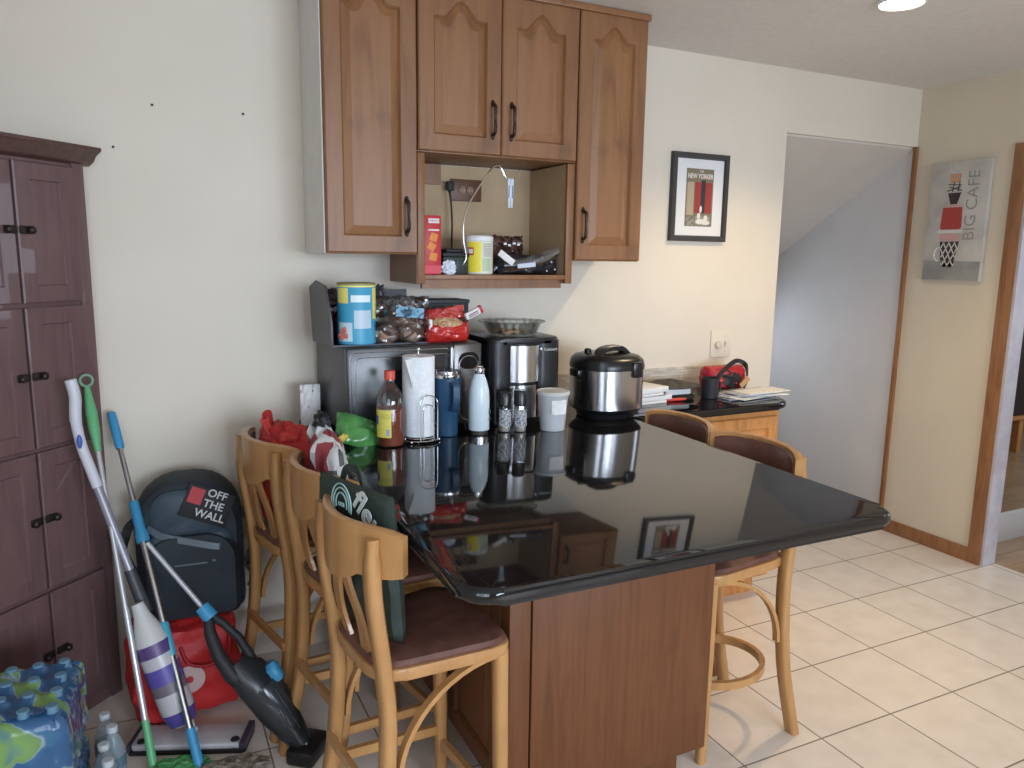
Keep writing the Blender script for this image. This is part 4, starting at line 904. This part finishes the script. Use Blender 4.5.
# green duster
G0 = V(-.052, 2.290, .02); G1 = V(-.176, 2.735, 1.105)
du = thing('duster_mop', 'mop with a green hanging handle leaning beside the spray mop', 'mop', (0, 0, 0))
obj('pole', B().sweep([along(G0, G1, .10), along(G0, G1, .40)], .0095, 14).sweep([along(G0, G1, .40), along(G0, G1, .83)], .0080, 14), mat('pole_white', (.55, .56, .58), .3, .5), du)
obj('grip', B().sweep([along(G0, G1, t) for t in (.82, .84, .88, .93, .97, 1.0)], [.010, .012, .0165, .017, .012, .008], 14), M_green, du)
obj('hanging_ring', B().sweep([tuple(G1+V(.018*math.cos(a), 0, .020+.018*math.sin(a))) for a in [2*PI*i/24 for i in range(24)]], .004, 8, closed=True), mat('ring_green', (.22, .38, .26), .4), du)
obj('lower_sleeve', B().sweep([G0, along(G0, G1, .12)], [.013, .011], 14), M_green, du)
obj('mop_head', B().blob((.015, 2.255, .022), (.075, .045, .022), .25, 6, 4, 3), mottled('green_fluff', (.05, .22, .07), (.10, .34, .12), 60, .9), du, label='fluffy green mop head')
# blue mop
B0 = V(.072, 2.235, .02); B1 = V(-.117, 2.835, 1.0)
bm_ = thing('string_mop', 'blue handled mop with a steel pole, nearest to the vacuum', 'mop', (0, 0, 0))
obj('pole', B().sweep([along(B0, B1, .06), along(B0, B1, .62)], .0105, 14).sweep([along(B0, B1, .60), along(B0, B1, .92)], .0085, 14), M_alu, bm_)
obj('grip', B().sweep([along(B0, B1, t) for t in (.885, .89, .97, .995, 1.0)], [.012, .0145, .0145, .013, .006], 14), M_blue, bm_)
obj('grip', B().sweep([along(B0, B1, t) for t in (.605, .61, .63, .64, .72, .725)], [.018, .021, .020, .0165, .0155, .012], 14), M_blue, bm_)
obj('coupling', B().sweep([along(B0, B1, t) for t in (.29, .295, .375, .38)], [.012, .0145, .0145, .012], 14), M_teal, bm_)
obj('lower_sleeve', B().sweep([B0, along(B0, B1, .10)], [.015, .0135], 14), M_blue, bm_)
obj('mop_head', B().blob((.155, 2.185, .022), (.10, .05, .022), .25, 7, 4, 6), mottled('grey_fluff', (.16, .13, .10), (.26, .22, .18), 70, .95), bm_, label='grey brown fluffy mop head')
# stick vacuum
T0 = V(-.03, 2.44, .665); C0 = V(.122, 2.335, .455); F0 = V(.362, 2.195, .045)
va = thing('stick_vacuum', 'black stick vacuum with bright blue accents lying against the mops', 'vacuum', (0, 0, 0))
obj('rod', B().sweep([T0, C0], .0075, 12), mat('rod_grey', (.50, .50, .54), .35, .4), va)
obj('collar', B().sweep([along(C0, T0, .10), along(C0, T0, -.06), ], [.021, .024], 14), M_blue, va)
dF = (F0-C0); e1 = dF.normalized(); side = V(.80, .55, .25); side = (side-e1*side.dot(e1)).normalized(); nrm = e1.cross(side)
if nrm.y > 0: nrm = -nrm
def vp_(t, s_=0, n_=0): return C0+dF*t+side*s_+nrm*n_
obj('handle_loop', B().sweep([tuple(vp_(*a)) for a in ((0, 0), (.10, .020), (.24, .034), (.36, .030), (.48, .02))], [.014, .013, .013, .015, .02], 12).sweep([tuple(vp_(*a)) for a in ((0, -.0), (.10, -.028), (.24, -.048), (.38, -.05), (.5, -.03))], [.014, .018, .020, .024, .03], 12), M_blkm, va)
def ell(t, a, b_, s_=0): return [tuple(vp_(t, s_+a*math.cos(2*PI*i/24), b_*math.sin(2*PI*i/24))) for i in range(24)]
obj('body', B().loops([ell(.34, .030, .025, -.02), ell(.42, .058, .040, -.008), ell(.52, .066, .050), ell(.72, .060, .050), ell(.88, .046, .042), ell(1.0, .032, .03)]), mat('vacuum_black', (.022, .025, .028), .3), va)
obj('dust_cup', B().loops([ell(.55, .052, .056), ell(.58, .056, .058), ell(.84, .042, .048), ell(.87, .034, .042)]), mat('smoked_plastic', (.04, .045, .05), .15), va)
obj('latch', B().loops([ell(.47, .020, .060, .045), ell(.50, .034, .066, .040), ell(.57, .032, .066, .038), ell(.59, .02, .06, .036)]), M_blue, va)
obj('seam_line', B().sweep([tuple(vp_(.60, -.0, .063)), tuple(vp_(.9, .0, .046))], .0015, 6), M_dgrey, va)
obj('floor_head', B().box(-.06, .07, -.045, .045, .0, .052, .012, m=Matrix.Translation((.378, 2.185, 0)) @ Matrix.Rotation(.9, 4, 'Z')).sweep([tuple(vp_(.93)), (.372, 2.19, .04)], .026, 14), M_blk, va)
# red bag on floor
rd = thing('floor_bag', 'large red bag on the floor with the backpack on top', 'bag', (.055, 2.64, 0), .08)
q = B().blob((0, 0, .165), (.175, .125, .165), .06, 2.4, 5, 2, boxy=.62)
obj('bag_body', q, mottled('red_vinyl', (.50, .018, .018), (.60, .03, .03), 6, .5), rd)
obj('handle', B().sweep(smooth_path([(-.02, -.125, .27), (.0, -.145, .22), (.06, -.145, .20), (.12, -.14, .225), (.13, -.12, .28)], 6), .006, 8), mat('red_cord', (.35, .01, .015), .5), rd)
obj('printed_circle', B().lathe([(.048, 0), (.048, .002)], 28, m=Matrix.Translation((-.0, -.134, .16)) @ RX), mat('circle_pink', (.60, .42, .38), .6), rd)
obj('printed_circle', B().lathe([(.012, 0), (.012, .001)], 20, m=Matrix.Translation((.0, -.136, .16)) @ RX), M_redf, rd)
# backpack
bp_ = thing('backpack', 'dark navy backpack with printed lettering on top of the red bag', 'backpack', (.10, 2.70, .325), -.06)
M_bp = mottled('navy_nylon', (.010, .016, .024), (.016, .025, .034), 8, .55); M_bp2 = mottled('slate_nylon', (.025, .045, .062), (.035, .060, .080), 8, .5)
def bpo(w_, h_, y, top=.12, zs=0):
    return [(x, y, z+zs) for x, z in (arc((w_/2-.03, .03), .03, -PI/2, 0, 4)+arc((w_/2-top, h_-top), top, 0, PI/2, 8)+arc((-w_/2+top, h_-top), top, PI/2, PI, 8)+arc((-w_/2+.03, .03), .03, PI, 1.5*PI, 4))]
obj('main_compartment', B().loops([bpo(.28, .44, .085, .12), bpo(.33, .47, .06, .14), bpo(.34, .475, .0, .15), bpo(.33, .46, -.055, .15), bpo(.29, .43, -.075, .13)]), M_bp, bp_)
obj('front_pocket', B().loops([bpo(.29, .29, -.06, .10, .0), bpo(.30, .30, -.09, .10), bpo(.27, .28, -.112, .09, .01), ]), M_bp, bp_)
obj('upper_flap', B().loops([bpo(.22, .16, -.07, .07, .28), bpo(.23, .165, -.082, .07, .275), bpo(.20, .14, -.094, .06, .285)]), M_bp2, bp_)
obj('upper_flap', B().loops([bpo(.25, .10, -.07, .045, .20), bpo(.26, .11, -.092, .05, .195), bpo(.22, .08, -.105, .035, .21)]), M_bp2, bp_)
obj('zipper_band', B().sweep(smooth_path([(-.125, -.085, .325), (-.08, -.103, .298), (.0, -.112, .272), (.07, -.113, .25), (.09, -.11, .245)], 6), 1, cross=rect_cross(.003, .011)), mat('reflective_band', (.16, .20, .23), .3, .5), bp_)
pa = obj('printed_patch', B().box(-.075, .075, -.003, .0, -.055, .055, .001), mat('patch_black', (.010, .011, .014), .6), bp_, loc=(.058, -.099, .385), rot=(-.12, .42, 0))
obj('printed_square', B().box(-.066, -.022, -.0045, -.003, -.005, .047), mat('patch_red', (.50, .05, .06), .6), pa)
text('lettering', 'OFF\nTHE\nWALL', .036, mat('patch_ink', (.58, .60, .60), .6), pa, (.018, -.0042, .006), (PI/2, 0, 0), .0004, bold=.0006)
obj('printed_mark', B().box(-.05, .05, -.1135, -.112, .192, .197).box(.065, .075, -.1135, -.112, .195, .203), mat('faded_ink', (.12, .15, .16), .6), bp_)
obj('side_strap', B().sweep(smooth_path([(.16, -.02, .34), (.20, -.03, .29), (.205, -.03, .22), (.18, -.03, .15), (.20, -.035, .10), (.185, -.04, .06)], 6), 1, cross=rect_cross(.004, .013)), M_blkm, bp_)
obj('side_strap', B().sweep(smooth_path([(-.15, -.02, .34), (-.19, -.01, .30), (-.20, -.02, .22), (-.17, -.03, .14)], 6), 1, cross=rect_cross(.004, .015)), M_blkm, bp_)
# water packs
M_wr1 = mat('wrap_print', (.1, .3, .5), .22, coat=.6); n, l = nodes(M_wr1); b = n['Principled BSDF']
tc = n.new('ShaderNodeTexCoord'); ns = n.new('ShaderNodeTexNoise'); ns.inputs['Scale'].default_value = 4.2; ns.inputs['Detail'].default_value = 2; ns.inputs['Distortion'].default_value = 1.6
mp = n.new('ShaderNodeMapping'); mp.inputs['Scale'].default_value = (1, 1, 1.6)
r = ramp(n, [(.0, (.02, .07, .17)), (.44, (.03, .11, .25)), (.49, (.05, .16, .28)), (.505, (.30, .40, .46)), (.52, (.16, .30, .12)), (.60, (.20, .36, .10)), (.68, (.06, .18, .28))]); r.color_ramp.interpolation = 'LINEAR'
l.new(tc.outputs['Object'], mp.inputs[0]); l.new(mp.outputs[0], ns.inputs['Vector']); l.new(ns.outputs['Fac'], r.inputs[0]); l.new(r.outputs[0], b.inputs['Base Color'])
def pack(z, lab, seed, dx, rz):
    o = thing('water_bottle_pack', lab, 'bottle pack', (-.36+dx, 2.11, z), rz, 'stacked packs of bottled water')
    t = B(); nx, ny = 5, 4
    def f_(u, v, top):
        a, c_ = 2*u-1, 2*v-1
        bx = abs(math.cos(u*nx*PI))*.012; by = abs(math.cos(v*ny*PI))*.012
        return a, c_
    # shrink film: rounded box whose surface bulges over each bottle
    bm0 = bmesh.new(); bmesh.ops.create_cube(bm0, size=1); bmesh.ops.subdivide_edges(bm0, edges=bm0.edges[:], cuts=22, use_grid_fill=True)
    for v in bm0.verts:
        p = v.co.copy(); q_ = Vector((p.x*2, p.y*2, p.z*2))
        kx = abs(math.sin((p.x+.5)*nx*PI)); ky = abs(math.sin((p.y+.5)*ny*PI))
        x = p.x*.30; y = p.y*.30; z_ = (p.z+.5)*.205
        if abs(q_.x) > .99: x += math.copysign(.014*(ky-.6), p.x)
        if abs(q_.y) > .99: y += math.copysign(.014*(kx-.6), p.y)
        if q_.z > .99: z_ += .016*(kx*ky-.5)
        e_ = max(abs(q_.x), abs(q_.y)); 
        if q_.z > .6: s_ = 1-.22*((q_.z-.6)/.4)**2*1; x *= s_ if abs(q_.x) > .9 else 1; y *= s_ if abs(q_.y) > .9 else 1
        nn = noise.noise(Vector((x*25, y*25, z_*25+seed)))*.005
        v.co = Vector((x+nn, y+nn, max(0, z_)))
    t._join(bm0)
    obj('printed_wrap', t, M_wr1, o, 60)
    mc = mat('cap_blue_%d' % seed, (.12, .24, .34), .4)
    for i in range(nx):
        for j in range(ny): obj('cap', B().lathe([(.013, .19), (.014, .198), (.014, .213), (.012, .215)], 12, c=(-.12+.06*i, -.112+.075*j, 0)), mc, o)
    return o
pack(0, 'lower pack of bottled water on the floor by the pantry', 1, .0, .05)
pack(.235, 'upper pack of bottled water in green and blue wrap, topmost of the stack', 2, -.01, -.04)
def wbottle(x, y, lab, first=[None]):
    if first[0] is None:
        o = thing('loose_water_bottle', lab, 'bottle', (x, y, 0), 0, 'loose clear water bottles beside the packs')
        pr = [(.026, 0), (.031, .006), (.031, .03), (.029, .036), (.031, .042), (.031, .06), (.029, .066), (.031, .072), (.031, .12), (.029, .135), (.020, .165), (.0125, .178), (.0125, .186)]
        obj('bottle_shell', B().lathe(pr, 24), M_pet, o)
        obj('water', B().lathe([(.024, .003), (.0292, .008), (.0292, .12), (.027, .134), (.02, .15), (.001, .1505)], 20), mat('water_clear', (.35, .45, .50), .1, alpha=.2), o)
        obj('label_band', B().lathe([(.0316, .078), (.0316, .114)], 24, cap=False), mat('band_blue', (.12, .22, .28), .4, alpha=.7), o)
        obj('cap', B().lathe([(.0145, .184), (.0150, .186), (.0150, .199), (.013, .201), (.001, .201)], 18), mat('cap_clear_white', (.55, .60, .62), .3), o)
        first[0] = o; return o
    o = copy_tree(first[0]); o.location = (x, y, 0); o['label'] = lab; return o
wbottle(-.172, 2.34, 'loose water bottle nearest to the pantry corner beside the packs')
wbottle(-.150, 2.265, 'loose water bottle nearest to the foot of the green handled mop')
wbottle(-.168, 2.185, 'loose water bottle in the middle of the row beside the packs')
wbottle(-.155, 2.105, 'loose water bottle at the bottom edge of the photo beside the packs')

# ================================================================== NEXT ROOM
sc_ = thing('side_cabinet', 'dark wooden cabinet seen through the doorway in the next room', 'cabinet', (4.95, 3.3, .15))
obj('body', B().box(-.0, .9, 0, .4, .28, 1.25, .01), M_pand, sc_)
obj('shelf', B().box(-.02, .92, -.02, .4, .26, .29, .004), M_org, sc_)
for x in (.02, .84):
    for y in (.02, .34): obj('leg', B().box(x, x+.05, y, y+.05, 0, .27, .003), M_org, sc_)
